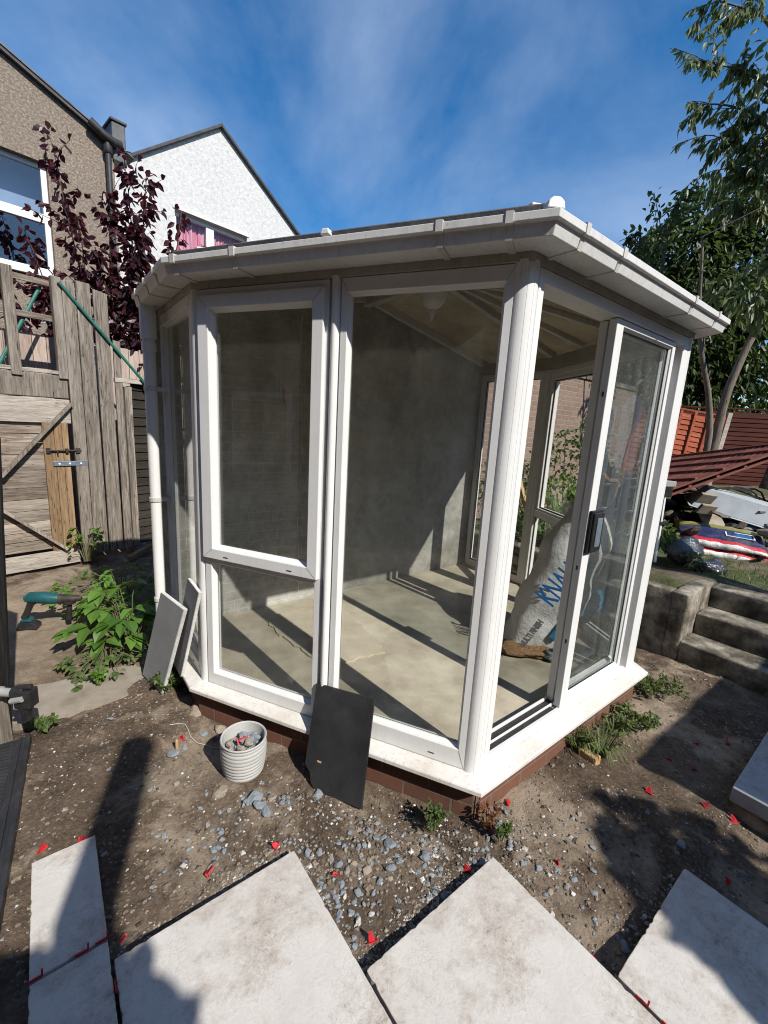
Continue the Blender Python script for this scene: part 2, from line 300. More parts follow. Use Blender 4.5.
M['grass'] = leafmat('grass_blade', (.06, .095, .025), (.15, .19, .065), .3, .55, (.22, .28, .07))
M['red_leaf'] = leafmat('reddish_leaf', (.18, .02, .02), (.14, .13, .04), .3, .5, (.4, .1, .05))
M['stem'] = simple('green_stem', ((.3, (.06, .07, .03)), (.7, (.13, .12, .06))), 12, .7)
M['cable'] = simple('black_cable', ((.3, (.015,)*3), (.7, (.03,)*3)), 10, .5)
M['aluminium'] = simple('dull_aluminium', ((.3, (.60, .63, .66)), (.7, (.74, .77, .80))), 9, .5, .1, metal=.0)
M['rubble_mat'] = simple('rubble_soil', ((.3, (.045, .035, .026)), (.5, (.13, .105, .08)), (.7, (.26, .225, .185))), 7, .95, .9, .03, bscale=24)
M['cut_brick'] = simple('orange_brick_piece', ((.3, (.34, .21, .10)), (.7, (.48, .32, .17))), 15, .9, .5)
M['crack'] = simple('dark_crack', ((.3, (.05, .045, .035)), (.7, (.10, .09, .07))), 20, .95)

def groundmat():
    m, nt, out = new_mat('stony_soil'); v = coords(nt)
    soil = ramp(nt, noise_n(nt, v, 2.1, 10, .72), ((.30, (.026, .017, .011)), (.44, (.070, .046, .030)), (.56, (.145, .104, .072)), (.72, (.30, .245, .185))))
    fine = ramp(nt, noise_n(nt, v, 60, 6, .75), ((.35, (.036, .025, .017)), (.55, (.15, .115, .085)), (.75, (.36, .315, .25))))
    col = mix(nt, .42, soil, fine)
    dust = ramp(nt, noise_n(nt, v, 1.9, 9, .68, .4), ((.50, (0, 0, 0)), (.60, (1, 1, 1))))
    k = N(nt, 'ShaderNodeMath', operation='MULTIPLY'); L(nt, dust, k.inputs[0]); k.inputs[1].default_value = .62
    col = mix(nt, k.outputs[0], col, (.39, .315, .235))
    # trodden pale earth by the gate
    geo = N(nt, 'ShaderNodeNewGeometry'); vd = N(nt, 'ShaderNodeVectorMath', operation='DISTANCE'); L(nt, geo.outputs['Position'], vd.inputs[0]); vd.inputs[1].default_value = (-2.75, 3.1, 0)
    mr = N(nt, 'ShaderNodeMapRange'); mr.inputs['From Min'].default_value = 1.1; mr.inputs['From Max'].default_value = .5; L(nt, vd.outputs['Value'], mr.inputs['Value'])
    k2 = N(nt, 'ShaderNodeMath', operation='MULTIPLY'); L(nt, mr.outputs[0], k2.inputs[0]); k2.inputs[1].default_value = .62
    col = mix(nt, k2.outputs[0], col, (.30, .235, .165))
    white = ramp(nt, noise_n(nt, v, 130, 2, .5), ((.72, (0, 0, 0)), (.76, (1, 1, 1))))
    col = mix(nt, white, col, (.46, .43, .38))
    n1 = bump(nt, noise_n(nt, v, 9, 9, .7), .6, .03)
    principled(nt, out, col, .95, bump(nt, noise_n(nt, v, 70, 6, .75), .8, .012, n1), .15); return m
M['soil'] = groundmat()
def lawnmat():
    m, nt, out = new_mat('garden_soil'); v = coords(nt)
    a = ramp(nt, noise_n(nt, v, 6, 9, .75), ((.3, (.05, .04, .028)), (.5, (.14, .115, .08)), (.7, (.26, .22, .17))))
    g = ramp(nt, noise_n(nt, v, 1.7, 6, .6), ((.45, (0, 0, 0)), (.58, (1, 1, 1))))
    k = N(nt, 'ShaderNodeMath', operation='MULTIPLY'); L(nt, g, k.inputs[0]); k.inputs[1].default_value = .7
    col = mix(nt, k.outputs[0], a, (.07, .10, .03))
    principled(nt, out, col, .95, bump(nt, noise_n(nt, v, 30, 8, .75), .9, .03), .15); return m
M['garden'] = lawnmat()

# ------------------------------------------------------------------ mesh builder
class MB:
    def __init__(s): s.v, s.f = [], []
    def add(s, vs, fs):
        o = len(s.v); s.v += [Vector(p) for p in vs]; s.f += [[i+o for i in f] for f in fs]; return s
    def box(s, x0, x1, y0, y1, z0, z1, M4=None):
        vs = [(x, y, z) for z in (z0, z1) for x, y in ((x0, y0), (x1, y0), (x1, y1), (x0, y1))]
        if M4: vs = [M4 @ Vector(p) for p in vs]
        return s.add(vs, [(3, 2, 1, 0), (4, 5, 6, 7), (0, 1, 5, 4), (1, 2, 6, 5), (2, 3, 7, 6), (3, 0, 4, 7)])
    def prism(s, pts, z0, z1):
        n = len(pts); vs = [(p[0], p[1], z0) for p in pts]+[(p[0], p[1], z1) for p in pts]
        return s.add(vs, [list(range(n))[::-1], list(range(n, 2*n))]+[(i, (i+1) % n, n+(i+1) % n, n+i) for i in range(n)])
    def extrude(s, pts, d):
        """closed polygon of 3D points extruded by vector d"""
        n = len(pts); d = Vector(d); vs = [Vector(p) for p in pts]+[Vector(p)+d for p in pts]
        return s.add(vs, [list(range(n))[::-1], list(range(n, 2*n))]+[(i, (i+1) % n, n+(i+1) % n, n+i) for i in range(n)])
    def ring(s, x0, x1, z0, z1, wl, wr, wb, wt, y0, y1):
        o = [(x0, z0), (x1, z0), (x1, z1), (x0, z1)]; i = [(x0+wl, z0+wb), (x1-wr, z0+wb), (x1-wr, z1-wt), (x0+wl, z1-wt)]
        vs = [(x, y0, z) for x, z in o]+[(x, y0, z) for x, z in i]+[(x, y1, z) for x, z in o]+[(x, y1, z) for x, z in i]
        fs = []
        for k in range(4):
            j = (k+1) % 4
            fs += [(k, j, 4+j, 4+k), (8+j, 8+k, 12+k, 12+j), (j, k, 8+k, 8+j), (4+k, 4+j, 12+j, 12+k)]
        return s.add(vs, fs)
    def tube(s, pts, rad, n=8, cap=True):
        pts = [Vector(p) for p in pts]; rs = rad if isinstance(rad, (list, tuple)) else [rad]*len(pts)
        vs, fs = [], []; prev = None
        for i, p in enumerate(pts):
            t = (pts[min(i+1, len(pts)-1)]-pts[max(i-1, 0)]).normalized()
            a = prev if prev else (Vector((0, 0, 1)) if abs(t.z) < .9 else Vector((1, 0, 0)))
            a = (a-t*a.dot(t)).normalized(); prev = a; b = t.cross(a)
            vs += [p+(a*math.cos(2*math.pi*k/n)+b*math.sin(2*math.pi*k/n))*rs[i] for k in range(n)]
        for i in range(len(pts)-1):
            fs += [(i*n+k, i*n+(k+1) % n, (i+1)*n+(k+1) % n, (i+1)*n+k) for k in range(n)]
        if cap: fs += [list(range(n))[::-1], list(range((len(pts)-1)*n, len(pts)*n))]
        return s.add(vs, fs)
    def lathe(s, prof, n=24, c=(0, 0, 0)):
        vs = [(c[0]+r*math.cos(2*math.pi*k/n), c[1]+r*math.sin(2*math.pi*k/n), c[2]+z) for r, z in prof for k in range(n)]
        fs = [(i*n+k, i*n+(k+1) % n, (i+1)*n+(k+1) % n, (i+1)*n+k) for i in range(len(prof)-1) for k in range(n)]
        fs += [list(range(n))[::-1], list(range((len(prof)-1)*n, len(prof)*n))]
        return s.add(vs, fs)
    def beam(s, p, q, w, h, up=(0, 0, 1)):
        p, q = Vector(p), Vector(q); t = (q-p).normalized(); r = t.cross(Vector(up)).normalized(); u = r.cross(t)
        M4 = Matrix((( r.x, t.x, u.x, p.x), (r.y, t.y, u.y, p.y), (r.z, t.z, u.z, p.z), (0, 0, 0, 1)))
        return s.box(-w/2, w/2, 0, (q-p).length, -h/2, h/2, M4)
    def jitter(s, amp, sc=6, seed=0):
        o = Vector((seed*3.1, seed*1.7, seed*2.3))
        s.v = [p+Vector(noise.noise_vector(p*sc+o))*amp for p in s.v]; return s
    def build(s, name, mat, parent=None, bev=0, smooth=False, loc=None, rz=None, seg=2):
        me = bpy.data.meshes.new(name); me.from_pydata([tuple(p) for p in s.v], [], s.f)
        if not isinstance(mat, (list, tuple)): mat = [mat]
        for m in mat: me.materials.append(m)
        bm = bmesh.new(); bm.from_mesh(me); bmesh.ops.recalc_face_normals(bm, faces=bm.faces); bm.to_mesh(me); bm.free()
        o = bpy.data.objects.new(name, me); COL.objects.link(o)
        if parent: o.parent = parent
        if loc is not None: o.location = loc
        if rz is not None: o.rotation_euler = (0, 0, rz)
        if smooth:
            me.polygons.foreach_set('use_smooth', [True]*len(me.polygons))
        if bev:
            b = o.modifiers.new('b', 'BEVEL'); b.width = bev; b.segments = seg; b.limit_method = 'ANGLE'; b.angle_limit = R(35)
            b.harden_normals = False
        return o
def tag(o, label=None, cat=None, group=None, kind=None):
    for k, v in (('label', label), ('category', cat), ('group', group), ('kind', kind)):
        if v: o[k] = v
    return o
def thing(name, label, cat, loc=(0, 0, 0), rz=0, group=None):
    o = bpy.data.objects.new(name, None); COL.objects.link(o); o.location = loc; o.rotation_euler = (0, 0, rz)
    o.empty_display_size = .1
    return tag(o, label, cat, group)
def copy_tree(o, parent=None):
    c = o.copy(); COL.objects.link(c)
    if parent: c.parent = parent
    for ch in list(o.children): copy_tree(ch, c)
    return c
def autosmooth(o, ang=40):
    me = o.data
    bm = bmesh.new(); bm.from_mesh(me)
    for f in bm.faces: f.smooth = True
    for e in bm.edges:
        if len(e.link_faces) == 2 and e.calc_face_angle(0) > R(ang): e.smooth = False
    bm.to_mesh(me); bm.free(); return o

# ------------------------------------------------------------------ foliage
def rnd(a, b): return random.uniform(a, b)
def rvec():
    while True:
        v = Vector((rnd(-1, 1), rnd(-1, 1), rnd(-1, 1)))
        if .01 < v.length < 1: return v.normalized()
def leaf(mb, p, d, up, ln, wd, fold=.25, droop=.0):
    """pointed oval folded along its midrib: eight points, three lengths"""
    d = d.normalized(); s = d.cross(up)
    if s.length < .05: s = d.cross(Vector((.3, .8, .5)))
    s.normalize(); u = s.cross(d)
    dr = Vector((0, 0, -droop*ln))
    a, b, c, e = p, p+d*ln*.35+dr*.12, p+d*ln*.7+dr*.5, p+d*ln+dr
    f = u*wd*fold
    vs = [a, b, c, e, b+s*wd*.5+f, c+s*wd*.4+f, b-s*wd*.5+f, c-s*wd*.4+f]
    mb.add(vs, [(0, 1, 4), (1, 2, 5, 4), (2, 3, 5), (0, 6, 1), (1, 6, 7, 2), (2, 7, 3)])
def twig_path(p, d, ln, n=6, wander=.25, grav=0):
    pts = [Vector(p)]; d = Vector(d).normalized()
    for i in range(n):
        d = (d+rvec()*wander+Vector((0, 0, -grav))).normalized(); pts.append(pts[-1]+d*ln/n)
    return pts
def along(pts, t):
    x = t*(len(pts)-1); i = min(int(x), len(pts)-2); return pts[i].lerp(pts[i+1], x-i), (pts[i+1]-pts[i]).normalized()

# ------------------------------------------------------------------ plan of the glazed room
A01, A12, A23, A34, A45 = -51.6, -21.8, 38.4, 98.6, 128.6
P2 = Vector((.46, 1.621, 0)); P1 = P2-UNIT(A12)*1.54; P3 = P2+UNIT(A23)*1.58; P4 = P3+UNIT(A34)*1.52; P5 = P4+UNIT(A45)*.8
NB = UNIT(128.4)
P0 = P1-UNIT(A01)*((P5-P1).dot(NB)/(-UNIT(A01)).dot(NB))
CEN = (P1+P4)/2
FAC = [(P0, A01), (P1, A12), (P2, A23), (P3, A34), (P4, A45)]
FLEN = [(P1-P0).length, 1.54, 1.58, 1.52, .8]
def miter(P, a, b, o):
    n1, n2 = NRM(a), NRM(b); m = (n1+n2).normalized(); return P+m*(o/m.dot(n1))
def off(o):
    return [P0+NRM(A01)*o, miter(P1, A01, A12, o), miter(P2, A12, A23, o), miter(P3, A23, A34, o), miter(P4, A34, A45, o), P5+NRM(A45)*o]
def sweep(prof):
    """closed profile of (offset outward, height) run round the five sides with mitred corners"""
    mb = MB(); n = len(prof); cols = [off(o) for o, z in prof]; vs = []
    for i in range(6): vs += [(cols[k][i].x, cols[k][i].y, prof[k][1]) for k in range(n)]
    fs = [(i*n+k, i*n+(k+1) % n, (i+1)*n+(k+1) % n, (i+1)*n+k) for i in range(5) for k in range(n)]
    fs += [list(range(n)), list(range(5*n, 6*n))[::-1]]
    return mb.add(vs, fs)

# ------------------------------------------------------------------ ground
SLABS = [(.045, .637, -1.24, -.335), (.646, 1.254, -.776, .13), (1.264, 1.835, -.312, .6), (-.155, .037, -1.735, -1.315), (-.155, .037, -1.306, -.4)]
def in_slab(x, y, m=0):
    p = Vector((x, y, 0)); u, v = p.dot(U), p.dot(V)
    return any(a-m < u < b+m and c-m < v < d+m for a, b, c, d in SLABS)
def inside_room(x, y, o=0):
    q = [p for p in off(o)]
    c = False; n = len(q); j = n-1
    for i in range(n):
        if (q[i].y > y) != (q[j].y > y) and x < (q[j].x-q[i].x)*(y-q[i].y)/(q[j].y-q[i].y)+q[i].x: c = not c
        j = i
    return c
def gz(x, y):
    p = Vector((x, y, 0))
    z = noise.fractal(p*1.3, 1, 2, 4)*.024+noise.fractal(p*4, .8, 2, 5)*.022
    r = math.hypot(x, y-2)
    if r > 9: z *= max(0, 1-(r-9)/4)
    u, v = p.dot(U), p.dot(V)
    # a scrape dug beside the third slab and the open strip along the slab edges
    z -= .075*math.exp(-(((u-1.12)/.14)**2+((v+.40)/.16)**2))
    z -= .03*math.exp(-(((u-.55)/.3)**2+((v+.95)/.2)**2))
    for a, b, c, d in SLABS:
        dx = max(a-u, u-b, 0); dy = max(c-v, v-d, 0); k = math.hypot(dx, dy)
        if k < .06: z = min(z, -.006-.25*max(0, .06-k)*0)*1 if k == 0 else z*(k/.06)+(-.006)*(1-k/.06)
    return z
def axis(lo, hi, step, far):
    a = [lo+step*i for i in range(int((hi-lo)/step)+1)]; pre, post = [], []; s = step; x = lo
    while x > -far: s *= 1.45; x -= s; pre.append(x)
    s = step; x = a[-1]
    while x < far: s *= 1.45; x += s; post.append(x)
    return pre[::-1]+a+post
xs, ys = axis(-2.9, 3.2, .024, 260), axis(.55, 4.3, .024, 260)
mb = MB(); nx = len(xs)
mb.v = [Vector((x, y, gz(x, y))) for y in ys for x in xs]
mb.f = [(j*nx+i, j*nx+i+1, (j+1)*nx+i+1, (j+1)*nx+i) for j in range(len(ys)-1) for i in range(nx-1)]
tag(mb.build('ground', M['soil'], smooth=True), kind='structure')

# old concrete path strip and interior floor
pq = [(-2.30, 2.20), (-2.05, 2.32), (-1.66, 2.60), (-1.47, 2.58), (-1.38, 2.42), (-1.46, 2.29), (-1.78, 2.05), (-2.1, 1.9)]; random.seed(2); pp = []
for i in range(8):
    a_, b_ = Vector(pq[i]+(0,)), Vector(pq[(i+1) % 8]+(0,))
    for k in range(7): q_ = a_.lerp(b_, k/7); pp.append((q_.x+rnd(-.018, .018), q_.y+rnd(-.018, .018)))
mb = MB(); mb.prism(pp, -.06, .014)
o = mb.build('path', M['path'], bev=.008); tag(o, kind='structure')
mb = MB(); q = off(-.005); mb.prism([(p.x, p.y) for p in q], -.05, .196)
tag(mb.build('floor', M['concrete_floor']), kind='structure')

# ------------------------------------------------------------------ conservatory
cons = thing('conservatory', 'white plastic framed glass conservatory standing empty on a low brick base in the yard', 'conservatory', (CEN.x, CEN.y, 0))
def cpart(mb, name, mat, bev=0, smooth=False, parent=None):
    """mesh given in world coordinates, parented under the conservatory"""
    o = mb.build(name, mat, bev=bev, smooth=smooth); o.parent = parent or cons
    o.matrix_parent_inverse = Matrix.Translation((-CEN.x, -CEN.y, 0)); return o
# brick plinth: one strip per side so the courses follow each wall
pl = MB()
for (P, a), ln in zip(FAC, FLEN): pass
o = cpart(sweep([(.018, -.12), (.018, .172), (-.08, .172), (-.08, -.12)]), 'brick_base', M['concrete'])
for i, ((P, a), ln) in enumerate(zip(FAC, FLEN)):
    if i > 3: continue
    b = MB(); e0, e1 = (.02 if i else 0), .02
    b.box(-e0*.3, ln+e1*.3, -.026, -.017, -.10, .170)
    o = b.build('brick_facing', M['brick'], cons); o.location = P-CEN; o.rotation_euler = (0, 0, R(a))
cpart(sweep([(.0, .205), (.012, .205), (.074, .196), (.078, .19), (.078, .172), (.068, .170), (-.06, .170), (-.06, .205)]), 'window_sill', M['sill'], .002)
cpart(sweep([(.004, 2.252), (.004, 2.362), (-.075, 2.362), (-.075, 2.252)]), 'eaves_beam', M['fascia'], .003)
GUT = [(.006, 2.283), (.113, 2.283), (.124, 2.322), (.137, 2.325), (.138, 2.350), (.129, 2.351), (.128, 2.333), (.117, 2.330), (.107, 2.291), (.012, 2.291), (.012, 2.345), (.006, 2.345)]
gut = cpart(sweep(GUT), 'gutter', M['gutter'], .002)
BR = [(.004, 2.279), (.115, 2.279), (.1275, 2.319), (.1405, 2.321), (.1425, 2.356), (.118, 2.358), (.118, 2.3515), (.1385, 2.3512), (.1375, 2.326), (.1245, 2.3235), (.1125, 2.2835), (.004, 2.2835)]
def bracket(i, s, w=.024, nm='gutter_bracket'):
    P, a = FAC[i]; b = MB(); n = len(BR)
    vs = [(x, -oo, z) for x in (s-w/2, s+w/2) for oo, z in BR]
    b.add(vs, [list(range(n)), list(range(n, 2*n))[::-1]]+[(k, (k+1) % n, n+(k+1) % n, n+k) for k in range(n)])
    ob = b.build(nm, M['pvc_dirty'], gut); ob.location = P; ob.rotation_euler = (0, 0, R(a))
    ob.matrix_parent_inverse = gut.matrix_parent_inverse.inverted() @ Matrix.Translation((-CEN.x, -CEN.y, 0)) if False else Matrix.Identity(4)
    return ob
for i, s in ((1, .03), (1, .36), (1, 1.24), (1, 1.47), (2, .09), (2, .36), (2, 1.12), (2, 1.47), (0, .62), (0, .38), (0, .12), (3, .4), (3, 1.1)): bracket(i, s)
# corner posts: ribbed bay poles
def pole(P, a, b, r, inset):
    c = miter(P, a, b, -inset); mbp = MB(); pts = []; n1, n2 = NRM(a), NRM(b); a0 = math.atan2(n1.y, n1.x); a1 = math.atan2(n2.y, n2.x); am = math.atan2((n1+n2).y, (n1+n2).x); half_ = abs(a1-a0)/2+.18
    for k in range(24):   # shallow flutes across the front, plain round behind
        t = am-math.pi+2*math.pi*k/24; rr = r
        pts.append((t, rr))
    fl = []
    for k_, (t, rr) in enumerate(pts):
        fl.append((t, rr))
        if k_ in (9, 11, 13): fl += [(t+.115, r*.997), (t+.125, r*.975), (t+.138, r*.975), (t+.148, r*.997)]
    pts = [(c.x+rr*math.cos(t), c.y+rr*math.sin(t)) for t, rr in fl]
    mbp.prism(pts, .198, 2.262)
    o = cpart(mbp, 'corner_post', M['pvc']); autosmooth(o, 18); return o
pole(P1, A01, A12, .038, .034); pole(P2, A12, A23, .052, .046); pole(P3, A23, A34, .046, .042); pole(P4, A34, A45, .040, .036)
def fpart(i, mb, name, mat, bev=.003, parent=None):
    P, a = FAC[i]
    o = mb.build(name, mat, cons if parent is None else parent, bev)
    if parent is None: o.location = P-CEN; o.rotation_euler = (0, 0, R(a))
    return o
def pane(i, x0, x1, z0, z1, y, parent, mat=None):
    b = MB(); b.box(x0, x1, y, y+.005, z0, z1)
    o = fpart(i, b, 'glass_pane', mat or M['glass'], 0, parent)
    g = MB(); g.ring(x0, x1, z0, z1, .006, .006, .006, .006, y-.004, y+.009)
    fpart(i, g, 'rubber_seal', M['gasket'], 0, parent); return o
def bead(b, x0, x1, z0, z1, y0, y1, w=.016):
    """sloping glazing bead inside a frame opening"""
    o_ = [(x0, z0), (x1, z0), (x1, z1), (x0, z1)]; i_ = [(x0+w, z0+w), (x1-w, z0+w), (x1-w, z1-w), (x0+w, z1-w)]
    vs = [(x, y0, z) for x, z in o_]+[(x, y1, z) for x, z in i_]+[(x, y1+.012, z) for x, z in i_]+[(x, y1+.012, z) for x, z in o_]
    fs = []
    for k in range(4):
        j = (k+1) % 4; fs += [(k, j, 4+j, 4+k), (4+k, 4+j, 8+j, 8+k), (8+k, 8+j, 12+j, 12+k), (12+k, 12+j, j, k)]
    b.add(vs, fs)
def weld(i, x0, x1, z0, z1, wl, wr, wb, wt, y, parent):
    for (ax, az), (bx, bz) in (((x0, z0), (x0+wl, z0+wb)), ((x1, z0), (x1-wr, z0+wb)), ((x1, z1), (x1-wr, z1-wt)), ((x0, z1), (x0+wl, z1-wt))):
        p_, q_ = Vector((ax, y, az)), Vector((bx, y, bz)); b = MB(); b.beam(p_.lerp(q_, .08), p_.lerp(q_, .95), .0016, .0012, (0, 1, 0)); fpart(i, b, 'weld_seam', M['seam'], 0, parent)
    for k in (.22, .78): x = x0+(x1-x0)*k; b = MB(); b.box(x-.014, x+.014, y-.0006, y+.001, z0+wb*.32, z0+wb*.32+.005); fpart(i, b, 'drain_slot', M['gasket'], 0, parent)
def fixed(i, x0, x1, w=(.03, .03, .09, .055), name='fixed_window'):
    b = MB(); b.ring(x0, x1, .207, 2.25, *w, 0, .062)
    bead(b, x0+w[0]-.001, x1-w[1]+.001, .207+w[2]-.001, 2.25-w[3]+.001, .008, .024, .012)
    f = fpart(i, b, name, M['pvc'])
    pane(i, x0+w[0]+.004, x1-w[1]-.004, .207+w[2]+.004, 2.25-w[3]-.004, .030, f); weld(i, x0, x1, .207, 2.25, *w, -.0004, f); return f
def casement(i, x0, x1):
    """outer frame with an opening sash above a fixed light"""
    b = MB(); b.ring(x0, x1, .207, 2.25, .042, .036, .066, .045, 0, .062); b.box(x0+.041, x1-.035, .002, .058, .915, .982)
    bead(b, x0+.041, x1-.035, .272, .916, .008, .024, .012)
    f = fpart(i, b, 'casement_window', M['pvc'])
    pane(i, x0+.045, x1-.04, .276, .912, .030, f)
    s = MB(); s.ring(x0+.006, x1-.012, .945, 2.218, .066, .056, .056, .056, -.022, .045)
    bead(s, x0+.071, x1-.067, 1.0, 2.163, -.014, .010, .016)
    sh = fpart(i, s, 'opening_sash', M['pvc'], .004, f)
    pane(i, x0+.075, x1-.071, 1.004, 2.159, .016, sh); weld(i, x0+.006, x1-.012, .945, 2.218, .066, .056, .056, .056, -.0224, sh); return f
def mullion(i, x, r=.024):
    b = MB(); n = 12
    b.add([(x+r*math.cos(math.pi*k/n), .03-r*1.9*math.sin(math.pi*k/n), z) for z in (.204, 2.258) for k in range(n+1)],
          [list(range(n+1)), list(range(n+1, 2*n+2))[::-1]]+[(k, k+1, n+2+k, n+1+k) for k in range(n)]+[(n, 0, n+1, 2*n+1)])
    return autosmooth(fpart(i, b, 'mullion', M['pvc'], 0), 40)
fixed(0, .03, FLEN[0]-.028, (.05, .05, .07, .06), 'side_window')
casement(1, .040, .745); mullion(1, .776); fixed(1, .803, 1.49)
b_ = .0
fixed(3, .05, .72); mullion(3, .748); casement(3, .776, 1.485)
fixed(4, .035, .77, (.05, .05, .07, .06), 'side_window')
# door side
b = MB(); b.ring(.055, 1.53, .207, 2.25, .035, .065, .030, .046, 0, .105)
b.box(.09, 1.445, .002, .022, .236, .252); b.box(.09, 1.445, .050, .058, .236, .256); b.box(.09, 1.445, .092, .103, .236, .262)
door = fpart(2, b, 'door_frame', M['pvc'])
b = MB(); b.box(.092, .665, .024, .050, .2375, .247); b.box(.092, .70, .059, .091, .2375, .250)
fpart(2, b, 'threshold_track', M['gasket'], .002, door)
def leafp(x0, x1, y0, y1, wl, wr, nm, mat):
    b = MB(); b.ring(x0, x1, .253, 2.20, wl, wr, .05, .028, y0, y1)
    bead(b, x0+wl-.001, x1-wr+.001, .302, 2.173, y0+.006, y0+.018, .010)
    f = fpart(2, b, nm, M['pvc'], .003, door)
    pane(2, x0+wl+.004, x1-wr-.004, .306, 2.168, y0+.022, f, mat); return f
sl = leafp(.682, 1.372, .006, .044, .066, .038, 'sliding_leaf', M['glass_door'])
leafp(.705, 1.445, .062, .100, .03, .05, 'fixed_leaf', M['glass'])
b = MB(); b.box(.684, .795, -.012, .006, 1.11, 1.325); b.box(.690, .789, -.024, -.0121, 1.12, 1.315)
hd = fpart(2, b, 'door_handle', M['black_plastic'], .005, door)
b = MB(); b.box(.712, .762, -.030, -.0245, 1.145, 1.29)
fpart(2, b, 'handle_plate', M['steel'], .003, hd)
# lock edge holes on the leaf stile
for z in (.62, 1.02, 1.86): b = MB(); b.box(.6808, .6822, .021, .030, z, z+.022); fpart(2, b, 'lock_plate', M['gasket'], 0, sl)
# roof: polycarbonate panels, glazing bars, ridge, finial
APEX = Vector((CEN.x, CEN.y, 2.715)); WEND = CEN+NB*((P5-CEN).dot(NB)); WEND.z = 2.715
E = [Vector((p.x, p.y, 2.368)) for p in off(.085)]
roof = MB()
def sheet(pts, t=.022): roof.extrude(pts, (0, 0, t))
sheet([E[0], E[1], APEX, WEND]); sheet([E[1], E[2], APEX]); sheet([E[2], E[3], APEX]); sheet([E[3], E[4], APEX]); sheet([E[4], E[5], WEND, APEX])
rf = cpart(roof, 'roof_sheet', M['poly'])
def bar(p, q, w=.05, h=.05, dz=-.028, nm='glazing_bar', mat='pvc_dirty'):
    b = MB(); b.beam(p+Vector((0, 0, dz)), q+Vector((0, 0, dz)), w, h); return cpart(b, nm, M[mat], .004, parent=cons)
for i in (1, 2, 3, 4):
    p = E[i].lerp(APEX, .10); bar(p, APEX)
    p2 = E[i].lerp(APEX, .06); bar(p2, APEX, .05, .018, .034, 'bar_cap')
for i, k in ((1, .36), (1, .68), (2, .36), (2, .68), (3, .36), (3, .68)):
    p = E[i].lerp(E[i+1], k); q = APEX; bar(p.lerp(q, .10), q, .034, .034, -.02); bar(p.lerp(q, .06), q, .04, .014, .032, 'bar_cap', 'slate')
bar(APEX, WEND, .075, .09, -.05, 'ridge_beam'); bar(APEX, WEND, .09, .03, .04, 'ridge_cap')
for i, s in ((0, 1), (5, -1)):
    p = E[i].lerp(WEND, .07)-NB*.03; bar(p, WEND-NB*.03, .05, .06, -.035, 'wall_plate')
b = MB()   # bar ends that stand up above the gutter
for i, s in ((2, .985),):
    p = E[i]; d = (APEX-p); d.z = 0; d.normalize(); n_ = Vector((-d.y, d.x, 0))
    pts = [p-d*.035+n_*w+Vector((0, 0, z)) for w, z in ((-.03, -.01), (.03, -.01), (.026, .012), (.012, .024), (-.012, .024), (-.026, .012))]
    b.extrude(pts, d*.05)
cpart(b, 'bar_end_cap', M['pvc'], .004); b = MB()
p = E[1].lerp(E[2], .5); d = (APEX-p); d.z = 0; d.normalize(); n_ = Vector((-d.y, d.x, 0))
b.extrude([p-d*.03+n_*w+Vector((0, 0, z)) for w, z in ((-.02, 0), (.02, 0), (.014, .022), (-.014, .022))], d*.04)
cpart(b, 'bar_end_cap', M['pvc'], .004)
cpart(sweep([(.092, 2.366), (.092, 2.384), (.06, 2.40), (.06, 2.366)]), 'roof_edge_strip', M['slate'])
b = MB(); b.lathe([(.095, 0), (.10, -.015), (.095, -.03), (.088, -.04), (.08, -.075), (.06, -.105), (.034, -.122), (.024, -.13), (.026, -.142), (.02, -.16), (.012, -.178), (.008, -.195), (.003, -.205)], 28, (CEN.x, CEN.y, 2.60))
b.lathe([(.05, .0), (.05, .1)], 20, (CEN.x, CEN.y, 2.60))
autosmooth(cpart(b, 'finial', M['pvc']), 50)
# downpipe at the far end of the gutter
c = P0+UNIT(A01)*.10+NRM(A01)*.075; w = NRM(A01)
b = MB(); b.tube([c+Vector((0, 0, 2.30)), c+Vector((0, 0, 2.14)), c-w*.0+Vector((0, 0, 2.08)), c+Vector((0, 0, .06))], .034, 16)
b.tube([c+Vector((0, 0, 2.29)), c+Vector((0, 0, 2.10))], .044, 16); b.tube([c+Vector((0, 0, 2.08)), c+Vector((0, 0, 2.03))], .040, 16)
dp = cpart(b, 'downpipe', M['pvc']); autosmooth(dp)
for z in (1.80, 1.12, .45):
    b = MB(); b.lathe([(.037, 0), (.039, .003), (.039, .027), (.037, .03)], 16, (c.x, c.y, z)); b.beam(c-w*.03+Vector((0, 0, z+.015)), c-w*.085+Vector((0, 0, z+.015)), .05, .022)
    b.build('pipe_clip', M['pvc_dirty'], dp)

# rendered wall the conservatory leans on
wl = thing('garden_wall', 'grey painted brick wall with flaking render closing the back of the conservatory', 'wall', (P0.x, P0.y, 0), R(38.4))
D05 = (P5-P0).length
half = (WEND-P0).dot(U)
b = MB(); b.extrude([(-.06, .004, -.1), (D05+.06, .004, -.1), (D05+.06, .004, 2.36), (half, .004, 2.70), (-.06, .004, 2.36)], (0, .12, 0))
b.build('wall_face', M['render_wall'], wl)
b = MB(); random.seed(3); x = .98
pts = [(x+.01*math.sin(z*5)+rnd(-.004, .004), .0025, z) for z in [.25+.1*i for i in range(23)]]
b.tube(pts, .0035, 5); b.build('hanging_wire', M['tile_edge'], wl)
b = MB(); b.tube([(.75+.06*math.cos(t), .002, 1.92+.09*math.sin(t)) for t in [i*.25 for i in range(-2, 7)]], .004, 5); b.build('chalk_loop', M['pvc_dirty'], wl)
b = MB(); b.box(.83, .845, -.0015, .004, 1.80, 1.90); b.build('red_mark', M['red_clip'], wl)
